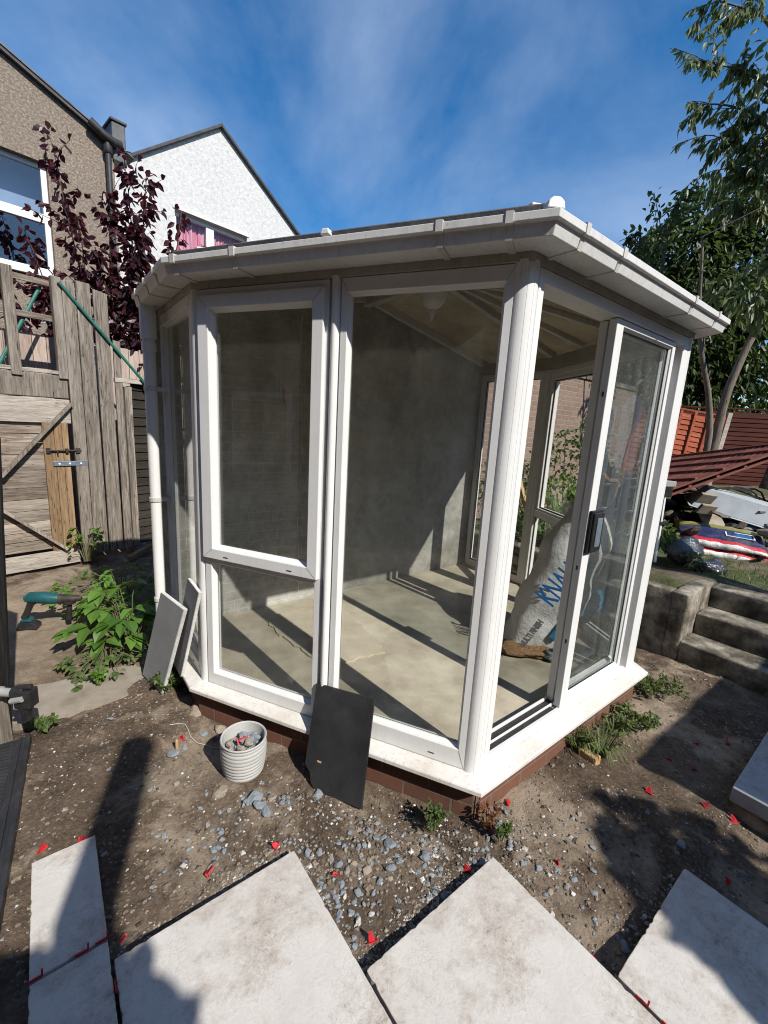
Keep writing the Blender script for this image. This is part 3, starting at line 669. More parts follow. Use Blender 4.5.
# broken screed lying on the floor, with cracks
def uvp(pts): return [(uv(a, c).x, uv(a, c).y) for a, c in pts]
def wpt(x, y): return (x, y)
sc_pts = [(-.86, 3.02), (-.70, 2.79), (-.60, 2.70), (-.42, 2.50), (-.30, 2.40), (-.12, 2.52), (.05, 2.60), (.02, 2.74), (-.12, 2.98), (-.30, 3.30), (-.52, 3.30)]
random.seed(5); jag = []
for i in range(len(sc_pts)):
    a, c2 = Vector(sc_pts[i]+(0,)), Vector(sc_pts[(i+1) % len(sc_pts)]+(0,))
    for k in range(6): p = a.lerp(c2, k/6); jag.append((p.x+rnd(-.012, .012), p.y+rnd(-.012, .012)))
b = MB(); b.prism(jag, .19, .208); tag(b.build('screed_patch', M['screed']), 'pale jagged edged layer of broken screed on the conservatory floor', 'screed')

# ------------------------------------------------------------------ paving slabs
lab = ['large pale paving slab with a brown boot scuffed middle, corner pointing at the black tile',
       'pale paving slab whose corner points at the big white corner post',
       'pale paving slab over the dug hole beside the grey slab stack',
       'narrow pale cut slab beside the black ribbed strip',
       'pale cut slab lying in deep shadow below the narrow slab']
for (a, b2, c2, d), l in zip(SLABS, lab):
    t = thing('paving_slab', l, 'paving slab', uv((a+b2)/2, (c2+d)/2), R(38.4), 'new paving slabs laid in steps')
    hx, hy = (b2-a)/2, (d-c2)/2
    t.rotation_euler = (rnd(-.003, .003), rnd(-.003, .003), R(38.4))
    b = MB(); random.seed(int(a*1000)+9); pe = []
    cs = [(-hx, -hy), (hx, -hy), (hx, hy), (-hx, hy)]
    for i_ in range(4):
        A_, B_ = Vector(cs[i_]+(0,)), Vector(cs[(i_+1) % 4]+(0,)); n_ = max(3, int((B_-A_).length/.014)); nn_ = (B_-A_).normalized(); nn_ = Vector((-nn_.y, nn_.x, 0))
        for q_ in range(n_):
            t_ = q_/n_; dd = rnd(0, .0010)+(rnd(.002, .0045) if random.random() < .05 else 0)
            if q_ == 0: P_ = A_.lerp(Vector((0, 0, 0)), rnd(.002, .006))
            else: P_ = A_.lerp(B_, t_)+nn_*dd
            pe.append((P_.x, P_.y))
    b.prism(pe, .012, .052)
    b.build('slab_top', M['slab'], t, .0025)
    if hx < .2: continue
    b = MB()
    for sx in (-.6, .6):
        for sy in (-.7, 0, .7): b.lathe([(.075, -.03), (.08, -.01), (.07, .0119)], 10, (sx*hx, sy*hy, 0))
    b.jitter(.006, 20).build('mortar_dab', M['concrete'], t)
t = thing('slab_stack', 'pair of grey paving slabs stacked in the shade below the garden steps', 'slab stack', uv(2.70, .06), R(38.4))
b = MB(); b.box(-.35, .33, -.34, .36, .078, .15); b.build('upper_slab', M['slab_cool'], t, .004)
b = MB(); b.box(-.33, .35, -.325, .37, -.02, .075); b.build('lower_slab', M['concrete'], t, .006)

# red spacer clips
clip = thing('tile_spacer', '', 'spacer')
def clip_mesh(k):
    b = MB(); random.seed(k)
    b.extrude([(-.012, -.0015, 0), (.012, -.0015, 0), (.010, -.0015, .018), (.003, -.0015, .03), (-.005, -.0015, .026), (-.010, -.0015, .014)], (0, .003, 0))
    b.extrude([(-.018, -.007, -.001), (.018, -.007, -.001), (.02, .007, -.001), (-.015, .009, -.001)], (0, 0, .003)); return b
bpy.data.objects.remove(clip)
cm = [clip_mesh(k).jitter(.0055, 45, k).build('tile_spacer', M['red_clip']) for k in range(4)]
CL = [(-.995, 1.98, 'hung'), (-1.228, 1.343, 'e'), (-1.117, 1.402, 'e'), (-.763, 1.087, 'e'), (-.342, 1.403, 'e'), (-.103, 1.327, 'g'), (.042, 1.116, 'e'), (.225, 1.17, 'e'), (.40, 1.363, 'e'), (.655, 1.70, 'g'), (.775, 1.424, 'g'), (.773, 1.12, 'e'),
      (1.599, 2.023, 's'), (1.835, 2.153, 's'), (1.577, 1.725, 'g'), (1.653, 1.642, 'g'), (1.422, 1.375, 'e'), (1.691, 1.954, 's'), (2.041, 2.177, 's'), (.545, 1.56, 'g'), (-.58, 1.30, 'e'), (1.36, 1.80, 'g')]
lbl = {'e': ('red plastic spacer clip at the edge of a pale slab', 'red spacer clips at the slab edges'),
       'g': ('red plastic spacer clip lying on sunlit soil', 'red spacer clips on sunlit soil'),
       's': ('red plastic spacer clip on the shaded soil near the steps', 'red spacer clips on shaded soil'),
       'hung': ('red plastic spacer clip beside the white string near the pot', None)}
random.seed(11)
for i, (x, y, k) in enumerate(CL):
    o = cm[i] if i < 4 else cm[i % 4].copy()
    if i >= 4: COL.objects.link(o)
    o.location = (x, y, gz(x, y)+.001+(.008 if k == 'e' else 0)); o.rotation_euler = (rnd(-.9, .9), rnd(-.7, .7), rnd(0, 6.28)); o.scale = (rnd(.75, 1.15),)*3
    o['label'], g = lbl[k]; o['category'] = 'spacer'
    if g: o['group'] = g
    elif 'group' in o: del o['group']
b = MB()   # joint clips lying flat in the slab joints
J = [uv(.02, -1.311, .056), uv(-.03, -1.309, .056), uv(-.14, -1.31, .056), uv(.041, -1.16, .056), uv(1.259, -.17, .056), uv(1.259, -.24, .056)]
for i, p in enumerate(J):
    b = MB(); a = R(38.4) if i < 3 else R(-51.6); d = Vector((math.cos(a), math.sin(a), 0)); b.beam(p-d*.016, p+d*.016, .003, .008)
    b.extrude([p+d*.014+Vector((0, 0, -.004)), p+d*.018+Vector((0, 0, -.004)), p+d*.020+Vector((0, 0, .022)), p+d*.015+Vector((0, 0, .022))], Vector((-d.y, d.x, 0))*.003)
    tag(b.build('tile_spacer', M['red_clip']), 'red plastic spacer pressed flat into a joint between slabs', 'spacer', 'red spacers in the slab joints')

# ------------------------------------------------------------------ stones and gravel
def stone_mesh(name, mat, seed, flat=.65):
    bm = bmesh.new(); bmesh.ops.create_icosphere(bm, subdivisions=2, radius=1); o_ = Vector((seed*5.3, seed*2.1, seed))
    for v in bm.verts:
        n = noise.noise(v.co*.9+o_)*.55+noise.noise(v.co*2.3+o_)*.22; n += abs(noise.noise(v.co*1.6-o_))*-.35; v.co *= 1+n; v.co.z *= flat; v.co.x *= 1.25
    me = bpy.data.meshes.new(name); bm.to_mesh(me); bm.free(); me.materials.append(mat)
    o = bpy.data.objects.new(name, me); COL.objects.link(o); return o
protos = [stone_mesh('stone', M['stone_blue'], k) for k in range(5)]+[stone_mesh('stone', M['stone_tan'], 7+k) for k in range(2)]+[stone_mesh('stone', M['stone_white'], 12)]
used = set()
kinds = {0: ('blue grey stone lying loose on the soil by the slabs', 'blue grey stones on the soil'), 1: ('tan stone lying loose on the soil by the slabs', 'tan stones on the soil'), 2: ('white chip of stone lying on the soil', 'white stones on the soil')}
def put_stone(x, y, r, k, dz=0):
    o = protos[k] if k not in used else protos[k].copy()
    if k in used: COL.objects.link(o)
    used.add(k); o.location = (x, y, gz(x, y)+r*.25+dz); o.rotation_euler = (rnd(-.4, .4), rnd(-.4, .4), rnd(0, 6.28)); o.scale = (r, r*rnd(.7, 1), r*rnd(.7, 1))
    q = 0 if k < 5 else (1 if k < 7 else 2); tag(o, kinds[q][0], 'stone', kinds[q][1]); return o
random.seed(21)
def ok(x, y, m=.03): return not in_slab(x, y, m) and not inside_room(x, y, .04) and math.hypot(x+.605, y-1.785) > .11
clus = [(-.08, 1.25, .14, 62), (-.02, 1.45, .10, 26), (.16, 1.40, .09, 14), (.45, 1.45, .10, 14), (.58, 1.53, .10, 14), (-.55, 1.60, .09, 12), (-.38, 1.62, .07, 7), (.72, 1.35, .14, 16), (1.05, 1.55, .3, 14), (-.62, 1.42, .16, 22), (-.72, 2.02, .12, 18), (-.25, 1.35, .12, 14), (-1.0, 1.7, .4, 18), (.3, 1.27, .12, 16), (.95, 1.2, .1, 10)]
for cx, cy, sg, n in clus:
    k = 0
    while k < n:
        x, y = random.gauss(cx, sg*.6), random.gauss(cy, sg*.5)
        k += .25
        if not ok(x, y): continue
        k += .75; r = rnd(.006, .0135)*(1.35 if random.random() < .12 else 1)
        put_stone(x, y, r, random.choice((0, 1, 2, 3, 4, 0, 1, 2, 3, 4, 5, 6) if random.random() < .95 else (7,)))
for x, y, r, k in ((-.66, 1.64, .034, 5), (-.50, 1.615, .034, 0), (-.47, 1.58, .026, 2), (-.43, 1.62, .026, 6), (-.43, 1.55, .022, 3), (-.23, 1.67, .026, 1), (-.16, 1.70, .02, 4), (-.82, 2.06, .035, 6), (-.9, 2.03, .02, 0), (-.98, 1.86, .025, 3), (.10, 1.44, .022, 3), (.24, 1.40, .024, 1), (-1.0, 2.2, .05, 5)):
    put_stone(x, y, r, k)
def chips(n, region, rmin, rmax, seed):
    random.seed(seed); b = MB(); vs, fs = [], []
    while n > 0:
        x, y = region(); n -= 1
        if not ok(x, y, .0): continue
        if noise.noise(Vector((x*1.7, y*1.7, 3)))+rnd(-.5, .5) < -.12: continue
        r = rnd(rmin, rmax)*(1 if random.random() < .9 else 1.7); z = gz(x, y)+r*.2; o_ = len(vs)
        for d in ((1, 0, 0), (-1, 0, 0), (0, 1, 0), (0, -1, 0), (0, 0, .7), (0, 0, -.7)):
            vs.append((x+d[0]*r*rnd(.6, 1.2)+rnd(-.3, .3)*r, y+d[1]*r*rnd(.6, 1.2)+rnd(-.3, .3)*r, z+d[2]*r*rnd(.6, 1)))
        for f in ((0, 2, 4), (2, 1, 4), (1, 3, 4), (3, 0, 4), (2, 0, 5), (1, 2, 5), (3, 1, 5), (0, 3, 5)): fs.append(tuple(i+o_ for i in f))
    b.v = [Vector(p) for p in vs]; b.f = fs; return b
g = chips(15000, lambda: (rnd(-2.0, 2.6), rnd(.9, 2.9)), .0018, .0055, 4)
g2 = chips(2600, lambda: (random.gauss(-.05, .5), random.gauss(1.42, .22)), .004, .010, 9); g.add(g2.v, g2.f)
cl_ = MB(); random.seed(14)
def clod(n):
    vs, fs = [], []
    while n > 0:
        x, y = rnd(-2.3, 2.7), rnd(.9, 3.1); n -= 1
        if not ok(x, y, .0) or noise.noise(Vector((x*1.4, y*1.4, 8)))+rnd(-.35, .35) < 0: continue
        r = rnd(.003, .010)*(1 if random.random() < .93 else 1.8); z = gz(x, y)+r*.15; o_ = len(vs)
        for d in ((1, 0, 0), (-1, 0, 0), (0, 1, 0), (0, -1, 0), (0, 0, .75), (0, 0, -.7), (.6, .6, .45), (-.6, .6, .4), (-.6, -.6, .45), (.6, -.6, .4)):
            vs.append((x+d[0]*r*rnd(.7, 1.2), y+d[1]*r*rnd(.7, 1.2), z+d[2]*r*rnd(.6, 1.1)))
        for f in ((0, 6, 4), (6, 2, 4), (2, 7, 4), (7, 1, 4), (1, 8, 4), (8, 3, 4), (3, 9, 4), (9, 0, 4), (0, 5, 6), (6, 5, 2), (2, 5, 7), (7, 5, 1), (1, 5, 8), (8, 5, 3), (3, 5, 9), (9, 5, 0)): fs.append(tuple(i+o_ for i in f))
    cl_.v = [Vector(p) for p in vs]; cl_.f = fs
clod(9000)
def edge_pt():
    a, b, c, d = random.choice(SLABS[:3]); e = random.random(); k = abs(random.gauss(0, .045))+.004
    p = uv(a-k, rnd(c, d)) if e < .3 else (uv(rnd(a, b), c-k) if e < .75 else uv(b+k, rnd(c, d))); return p.x, p.y
ge = chips(3800, edge_pt, .002, .007, 15); tag(ge.build('gravel', M['grit']), 'pale mortar crumbs and grit along the slab edges', 'gravel', kind='stuff')
tag(cl_.build('loose_dirt', M['clods']), 'crumbs and clods of loose brown soil', 'loose dirt', kind='stuff')
tag(g.build('gravel', M['chips']), 'loose pale and grey chippings strewn over the brown soil', 'gravel', kind='stuff')

# ------------------------------------------------------------------ pot, tile, boards, clutter near the base
t = thing('plant_pot', 'small ribbed pale grey pot full of grey stones beside the brick base', 'pot', (-.605, 1.79, gz(-.605, 1.79)))
prof = [(.0, 0), (.082, 0), (.09, .006)]
for k in range(9): z = .012+k*.018; r = .092+.012*math.sin(k/9*math.pi*.8); prof += [(r, z), (r+.0025, z+.006), (r+.0025, z+.011), (r, z+.0165)]
prof += [(.105, .178), (.1065, .184), (.103, .188), (.0965, .184), (.094, .16), (.088, .11), (0, .11)]
b = MB(); b.lathe(prof, 40); autosmooth(b.build('pot_body', M['pot'], t), 50)
random.seed(31)
for i in range(26):
    a, r = rnd(0, 6.28), math.sqrt(random.random())*.075; s = stone_mesh('stone', M['stone_blue'] if i % 4 else M['stone_tan'], 40+i); rr = rnd(.014, .023)
    s.scale = (rr, rr, rr); s.location = (-.605+r*math.cos(a), 1.79+r*math.sin(a), gz(-.605, 1.79)+.126+.012*math.cos(r/.09*1.5)+rnd(0, .012)); s.rotation_euler = (rnd(0, 6), rnd(0, 6), 0)
    tag(s, 'stone heaped inside the pale ribbed pot', 'stone', 'stones filling the pot')
o = cm[0].copy(); COL.objects.link(o); o.location = (-.628, 1.765, gz(-.605, 1.79)+.172); o.rotation_euler = (1.2, .5, 2); o.scale = (1.5,)*3
o['label'] = 'red plastic spacer clip lying on the stones in the pot'; o['category'] = 'spacer'
if 'group' in o: del o['group']
b = MB(); b.tube([Vector((x, y, gz(x, y)+.006)) for x, y in ((-1.10, 2.06), (-1.06, 2.075), (-1.02, 2.07), (-.99, 2.04), (-.96, 2.0), (-.91, 1.97), (-.86, 1.955), (-.81, 1.93), (-.77, 1.925))], .002, 6); tag(b.build('string', M['stone_white']), 'white string lying in a curve on the soil', 'string')
b = MB(); b.lathe([(.007, 0), (.008, .005), (.007, .05), (.004, .056)], 8, (-.985, 1.905, gz(-.985, 1.905))); tag(b.build('wooden_peg', M['cut_brick']), 'small pale peg stuck upright in the soil', 'peg')

t = thing('slate_tile', 'black rectangular slate tile with a broken lower corner leaning on the sill', 'tile', (P1.x, P1.y, 0), R(A12))
# local x along the wall, y inward
p0, p1 = Vector((.782, -.185, -.005)), Vector((1.093, -.185, -.005)); q0, q1 = Vector((.745, .0-.012, .415)), Vector((1.056, -.012, .425))
def lerp3(a, b, k): return a.lerp(b, k)
out = [lerp3(p0, p1, .22), p1, q1, q0, lerp3(p0, q0, .20), lerp3(lerp3(p0, p1, .10), lerp3(q0, q1, .1), .14), lerp3(lerp3(p0, p1, .14), lerp3(q0, q1, .14), .05)]
nn = (p1-p0).cross(q0-p0).normalized(); nn = nn if nn.y < 0 else -nn
b = MB(); b.extrude(out, -nn*.011); b.build('tile_body', M['black_tile'], t, .0015)
b = MB(); cc = lerp3(lerp3(p0, p1, .20), lerp3(q0, q1, .20), .26)+nn*.0008; e1 = (p1-p0).normalized(); e2 = (q0-p0).normalized()
b.extrude([cc, cc+e1*.022, cc+e1*.022+e2*.008, cc+e2*.008], -nn*.0012); b.build('tile_sticker', M['cut_brick'], t)
# two grey boards leaning on the left side
def lean(name, label, c4_, th, parent_rz=A01):
    t = thing(name, label, 'board', (P0.x, P0.y, 0), R(A01), None)
    pts = [Vector((x, -oo, z)) for x, oo, z in c4_]; n_ = (pts[1]-pts[0]).cross(pts[3]-pts[0]).normalized(); n_ = n_ if n_.y < 0 else -n_
    b = MB(); b.extrude(pts, -n_*th*.2); b.build('board_face', M['tile_grey'], t)
    b = MB(); b.extrude([p-n_*th*.21 for p in pts], -n_*th*.79); b.build('board_back', M['tile_edge'], t); return t
lean('cement_board', 'grey board with a chipped white edge leaning in front at the side window', [(.24, .225, .03), (.52, .17, .03), (.74, .08, .63), (.45, .135, .64)], .024)
lean('cement_board', 'taller grey board leaning behind the white edged one at the side window', [(.46, .09, .19), (.66, .09, .19), (.86, .03, .76), (.64, .03, .77)], .018)
t = stone_mesh('stone', M['concrete'], 77); t.location = (-1.44, 2.60, .05); t.scale = (.10, .075, .085); tag(t, 'grey lump of concrete under the leaning grey boards', 'concrete lump')

# ------------------------------------------------------------------ retaining wall, steps, raised garden
GU = 3.77
gzb = lambda u, v: .50+noise.fractal(Vector((u*1.2, v*1.2, 5)), 1, 2, 4)*.05
def heap(u, v):
    z = gzb(u, v)
    z += .42*math.exp(-(((u-7.2)/1.3)**2+((v+2.6)/1.0)**2)); z += .22*math.exp(-(((u-6.6)/.9)**2+((v+1.3)/.8)**2))
    k = max(0, min(1, (u-7.0)/4)); z += .45*k
    return z
t = thing('retaining_wall', 'low mossy concrete wall beside the garden steps holding back the raised bed', 'wall', (0, 0, 0), R(38.4))
b = MB()
def lump(x0, x1, y0, y1, z0, z1, n=9, amp=.013, seed=0):
    bm = bmesh.new(); bmesh.ops.create_cube(bm, size=1)
    for v in bm.verts: v.co = Vector((x0+(v.co.x+.5)*(x1-x0), y0+(v.co.y+.5)*(y1-y0), z0+(v.co.z+.5)*(z1-z0)))
    bmesh.ops.bevel(bm, geom=[e for e in bm.edges], offset=.014, segments=2, affect='EDGES', profile=.6)
    for k in range(3):
        es = [e for e in bm.edges if e.calc_length() > .09]
        if es: bmesh.ops.subdivide_edges(bm, edges=es, cuts=1, use_grid_fill=True)
    bm.verts.index_update(); s = Vector((seed, seed*2, 0))
    vs = [v.co+Vector(noise.noise_vector(v.co*5+s))*amp+Vector(noise.noise_vector(v.co*17+s))*amp*.4 for v in bm.verts]
    r = MB(); r.add(vs, [[v.index for v in f.verts] for f in bm.faces]); bm.free(); return r
# in this frame x is along U and y along V is negative: local y = -v
lump(GU, GU+.13, 1.08, 6.5, -.1, .545, seed=1).build('wall_front', M['concrete'], t, smooth=True)
lump(GU, GU+.62, .97, 1.085, -.1, .545, seed=2).build('wall_end', M['concrete'], t, smooth=True)
t = thing('garden_steps', 'three worn concrete steps rising to the raised garden', 'steps', (0, 0, 0), R(38.4))
for k, (a, z) in enumerate(((0, .17), (.27, .345), (.54, .515))):
    lump(GU+a, GU+a+.36, -1.6, .975, -.1, z, seed=4+k, amp=.013).build('step', M['concrete'], t, smooth=True)
# raised garden ground: along u from the wall top
us = [GU+.20+.11*i for i in range(75)]; us += [us[-1]+3*i for i in range(1, 12)]; vs_ = [-9+.11*i for i in range(118)]
mb = MB(); n = len(us)
def gpt(u, v):
    z = heap(u, v)
    if v > -1.0 and u < GU+.75: z = min(z, .47) if u > GU+.62 else -.2
    elif v <= -1.0 and u < GU+.28: z = .28
    return uv(u, v, z)
mb.v = [gpt(u, v) for v in vs_ for u in us]; mb.f = [(j*n+i, j*n+i+1, (j+1)*n+i+1, (j+1)*n+i) for j in range(len(vs_)-1) for i in range(n-1)]
tag(mb.build('garden_ground', M['garden'], smooth=True), kind='structure')
def hz(x, y): p = Vector((x, y, 0)); return heap(p.dot(U), p.dot(V))

# ------------------------------------------------------------------ bags, drill, tap, posts
def pillow(L_, W_, H_, n=22, m=14, seed=0, crumple=.012, pinch=.5):
    b = MB(); vs = []; s = Vector((seed*3.3, seed, 0))
    for sgn in (1, -1):
        for j in range(m+1):
            for i in range(n+1):
                a, c_ = 2*i/n-1, 2*j/m-1; h = ((1-abs(a)**3.2)*(1-abs(c_)**2.6))**pinch
                p = Vector((a*L_/2*(1-.05*(1-abs(c_))*0), c_*W_/2, sgn*H_/2*h)); p += Vector(noise.noise_vector(p*7+s))*crumple+Vector(noise.noise_vector(p*19+s))*crumple*.35
                if sgn < 0: p.z = max(p.z, -H_/2*.8)
                vs.append(p)
    w = n+1; o_ = (m+1)*w; fs = []
    for j in range(m):
        for i in range(n):
            q = j*w+i; fs += [(q, q+1, q+w+1, q+w), (o_+q, o_+q+w, o_+q+w+1, o_+q+1)]
    b.add(vs, fs); bm = bmesh.new(); return b
def weld(o, d=.004):
    bm = bmesh.new(); bm.from_mesh(o.data); bmesh.ops.remove_doubles(bm, verts=bm.verts, dist=d); bmesh.ops.recalc_face_normals(bm, faces=bm.faces); bm.to_mesh(o.data); bm.free(); return o
for k, (loc, rot, l) in enumerate((((3.66, 4.57, .70), (R(17), R(3), R(-28)), 'compost bag with navy, red and white bands, uppermost of two'), ((3.70, 4.52, .575), (R(8), R(3), R(-26)), 'compost bag with a white edge squashed under the banded bag'))):
    t = thing('compost_bag', l, 'bag', loc, 0, 'compost bags on the raised garden'); t.rotation_euler = rot
    o = pillow(.80, .50, .13, seed=k+1, crumple=.02).build('bag_body', M['compost'], t, smooth=True); weld(o)
    if k == 0:
        b = MB(); b.ring(.05, .30, -.05, .06, .012, .012, .012, .012, 0, .004); o2 = b.build('bag_logo', M['tile_edge'], t); o2.rotation_euler = (R(-90), 0, 0); o2.location = (-.02, -.03, .071)
        b = MB(); b.box(.075, .275, .0, .003, -.03, .035); b.jitter(.0, 1); o2 = b.build('logo_panel', M['blue_print'], t); o2.rotation_euler = (R(-90), 0, 0); o2.location = (-.02, -.03, .069)
def crumple(name, label, loc, sc, mat, seed, cat='bag', sub=3, amp=.45):
    bm = bmesh.new(); bmesh.ops.create_icosphere(bm, subdivisions=sub, radius=1); s = Vector((seed*2.7, seed*1.3, 4))
    for v in bm.verts:
        n_ = noise.noise(v.co*1.1+s)*amp+noise.noise(v.co*3.1+s)*amp*.6+abs(noise.noise(v.co*5.5+s))*amp*.35; v.co *= 1+n_
        if v.co.z < -.5: v.co.z = -.5
    me = bpy.data.meshes.new(name); bm.to_mesh(me); bm.free(); me.materials.append(mat)
    o = bpy.data.objects.new(name, me); COL.objects.link(o); o.location = loc; o.scale = sc; me.polygons.foreach_set('use_smooth', [True]*len(me.polygons)); return tag(o, label, cat)
crumple('refuse_bag', 'crumpled black plastic bag under the compost bags', (2.93, 4.04, .63), (.17, .14, .15), M['black_bag'], 3)
crumple('refuse_bag', 'small knotted black plastic bag at the edge of the raised bed', (3.08, 3.88, .53), (.14, .10, .11), M['black_bag'], 8)

# big paper plaster bag in the doorway
t = thing('plaster_bag', 'tall torn paper plaster sack slumped behind the sliding door', 'sack', (1.10, 2.84, .196), R(-8))
def sack():
    b = MB(); n, m = 28, 30; vs = []
    for j in range(m+1):
        h = j/m; z = h*1.10
        w = .205*(1-.05*h)*(1 if h < .72 else 1-.62*((h-.72)/.28)**1.3); d = .125*(1+.35*math.sin(h*2.6))*(1 if h < .7 else 1-.75*((h-.7)/.3)); cx = .0+.30*h**1.15; cy = -.03*math.sin(h*3)+.03*h
        for i in range(n):
            a = 2*math.pi*i/n; c_, s_ = math.cos(a), math.sin(a); r = Vector((abs(c_)**.6*math.copysign(1, c_)*w+cx, abs(s_)**.75*math.copysign(1, s_)*d+cy, z))
            r += Vector(noise.noise_vector(r*5))*.028+Vector(noise.noise_vector(r*13))*.014; vs.append(r)
    b.add(vs, [(j*n+i, j*n+(i+1) % n, (j+1)*n+(i+1) % n, (j+1)*n+i) for j in range(m) for i in range(n)]+[list(range(n))[::-1], list(range(m*n, (m+1)*n))]); return b
bag = sack().build('sack_body', M['paper'], t, smooth=True)
def cr(nm, loc, sc, mat, seed, rot=(0, 0, 0), amp=.5):
    o = crumple(nm, None, loc, sc, mat, seed, None, 3, amp); o.parent = t; o.rotation_euler = rot; return o
cr('torn_paper', (.30, -.02, 1.12), (.085, .075, .16), M['brown_paper'], 2, (0, .3, 0)); cr('open_mouth', (.46, -.0, 1.03), (.105, .09, .18), M['straw'], 15, (0, .2, 0), .45)
cr('torn_base', (-.05, -.11, .03), (.20, .10, .045), M['brown_paper'], 5); cr('blue_panel', (.17, -.145, .36), (.03, .022, .12), M['blue_film'], 21, (0, .7, 0), .35)
cr('torn_patch', (.21, -.15, .20), (.06, .03, .12), M['brown_paper'], 9, (0, .5, 0), .35)
cr('plastic_film', (.42, .0, .50), (.09, .08, .33), M['clear_film'], 6, (0, .25, 0)); cr('blue_wrap', (.33, -.085, .36), (.05, .03, .22), M['blue_film'], 16, (0, .6, 0), .4)
cr('film_strip', (.14, -.165, .22), (.034, .02, .17), M['blue_film'], 4, (0, .6, 0), .4)
cr('film_scrap', (.13, -.20, .045), (.075, .05, .045), M['clear_film'], 12); cr('blue_scrap', (.11, -.215, .08), (.022, .02, .06), M['blue_film'], 31, (0, .3, 0), .4)
def text(txt, size, mat, name, parent, M4, ext=.0015):
    cu = bpy.data.curves.new(name, 'FONT'); cu.body = txt; cu.size = size; cu.extrude = ext; cu.align_x = 'LEFT'; cu.offset = .004
    o = bpy.data.objects.new('tmp', cu); COL.objects.link(o); dg = bpy.context.evaluated_depsgraph_get(); me = bpy.data.meshes.new_from_object(o.evaluated_get(dg))
    bpy.data.objects.remove(o); me.name = name; me.materials.clear(); me.materials.append(mat); ob = bpy.data.objects.new(name, me); COL.objects.link(ob); ob.parent = parent; ob.matrix_local = M4; return ob
def on_sack(ob):
    """press a flat text mesh onto the sack by sliding each point along y to the sack's skin"""
    from mathutils.bvhtree import BVHTree
    bm = bmesh.new(); bm.from_mesh(ob.data); bmesh.ops.subdivide_edges(bm, edges=[e for e in bm.edges if e.calc_length() > .03], cuts=2)
    tb = bmesh.new(); tb.from_mesh(bag.data); tree = BVHTree.FromBMesh(tb)
    Mi = ob.matrix_local.copy()
    for v in bm.verts:
        p = Mi @ v.co; h = tree.ray_cast(Vector((p.x, -1, p.z)), Vector((0, 1, 0)))
        if h[0] is not None: v.co = Mi.inverted() @ Vector((p.x, h[0].y-.004, p.z))
    bm.to_mesh(ob.data); bm.free(); tb.free()
a = R(56)
Mx = lambda x, z, a, k=.5: Matrix.Translation((x, -.3, z)) @ Matrix.Rotation(-a, 4, 'Y') @ Matrix.Rotation(R(90), 4, 'X') @ Matrix.Diagonal((k, 1, 1, 1))
o = text('KNAUF', .20, M['blue_print'], 'bag_lettering', t, Mx(.025, .42, a)); on_sack(o)
o = text('MULTI FINISH', .05, M['grey_print'], 'bag_small_lettering', t, Mx(-.11, .13, R(62), .7)); on_sack(o)

# cordless hammer drill on the earth
t = thing('hammer_drill', 'teal and black cordless hammer drill standing on the earth by the gate', 'drill', (-2.66, 3.02, gz(-2.66, 3.02)), R(14))
b = MB(); b.extrude([(-.07, -.038, .0), (.07, -.038, .0), (.075, -.038, .035), (.04, -.038, .06), (-.05, -.038, .06)], (0, .076, 0)); b.build('battery', M['black_plastic'], t, .008)
b = MB(); b.extrude([(-.045, -.032, .062), (.035, -.032, .062), (.025, -.032, .085), (-.03, -.032, .085)], (0, .064, 0)); b.build('battery_mount', M['teal'], t, .006)
b = MB(); b.tube([(-.02, 0, .085), (.005, 0, .14), (.03, 0, .20), (.055, 0, .225)], [.025, .022, .024, .03], 12); autosmooth(b.build('handle', M['black_plastic'], t))
b = MB(); b.tube([(.0, 0, .235), (.03, 0, .25), (.12, 0, .245), (.19, 0, .235), (.22, 0, .232)], [.025, .042, .046, .042, .036], 14); autosmooth(b.build('motor_housing', M['teal'], t))
b = MB(); b.tube([(.22, 0, .232), (.27, 0, .23), (.31, 0, .23), (.35, 0, .23), (.37, 0, .23)], [.037, .034, .028, .024, .016], 14); autosmooth(b.build('chuck', M['iron'], t))
b = MB(); b.tube([(.285, 0, .195), (.28, 0, .12), (.275, 0, .06)], [.016, .02, .019], 12); b.lathe([(.042, -.012), (.044, 0), (.042, .012)], 16, (.285, 0, .205)); autosmooth(b.build('side_handle', M['black_plastic'], t))

# near post with tap, black ribbed strip
t = thing('black_post', 'black stained timber post close by with pale stained foot', 'post', (-1.86, 1.95, 0))
b = MB(); b.extrude([(-.09, 0, -.05), (.016, -.04, -.05), (.10, .0, 1.52), (-.03, .04, 1.54)], (-.05, .07, 0)); b.build('post_shaft', M['wood_black'], t, .006)
t = thing('pipe_stub', 'weathered low timber stub carrying the grey pipe', 'timber stub', (-1.86, 1.86, 0))
b = MB(); b.box(-.09, .045, -.03, .04, -.05, .28); b.jitter(.006, 9); b.build('stub_post', M['wood_v'], t, .005)
t = thing('water_tap', 'grey pipe elbow with black valve fixed low on the timber stub', 'tap', (-1.80, 1.83, 0))
b = MB(); b.tube([(-.03, 0, .46), (-.02, 0, .40), (-.01, 0, .335), (.03, .0, .32), (.09, 0, .32)], .021, 12); b.tube([(.0, 0, .32), (.02, 0, .32)], .027, 12); autosmooth(b.build('pipe', M['grey_plastic'], t))
b = MB(); b.tube([(.08, 0, .325), (.135, 0, .325)], .03, 14); b.tube([(.10, 0, .35), (.17, .0, .36)], .014, 10); b.box(.10, .175, -.03, .03, .255, .345); b.tube([(.135, 0, .26), (.135, 0, .18)], [.03, .022], 12); b.build('valve_body', M['black_plastic'], t, .005)
b = MB(); b.tube([(.095, -.034, .30), (.15, -.036, .315)], .014, 8); b.build('valve_lever', M['grey_plastic'], t)
t = thing('ribbed_strip', 'long black ribbed plastic strip lying beside the narrow slab', 'plastic strip', (-1.36, 1.36, .0), math.atan2(-.92, .64))
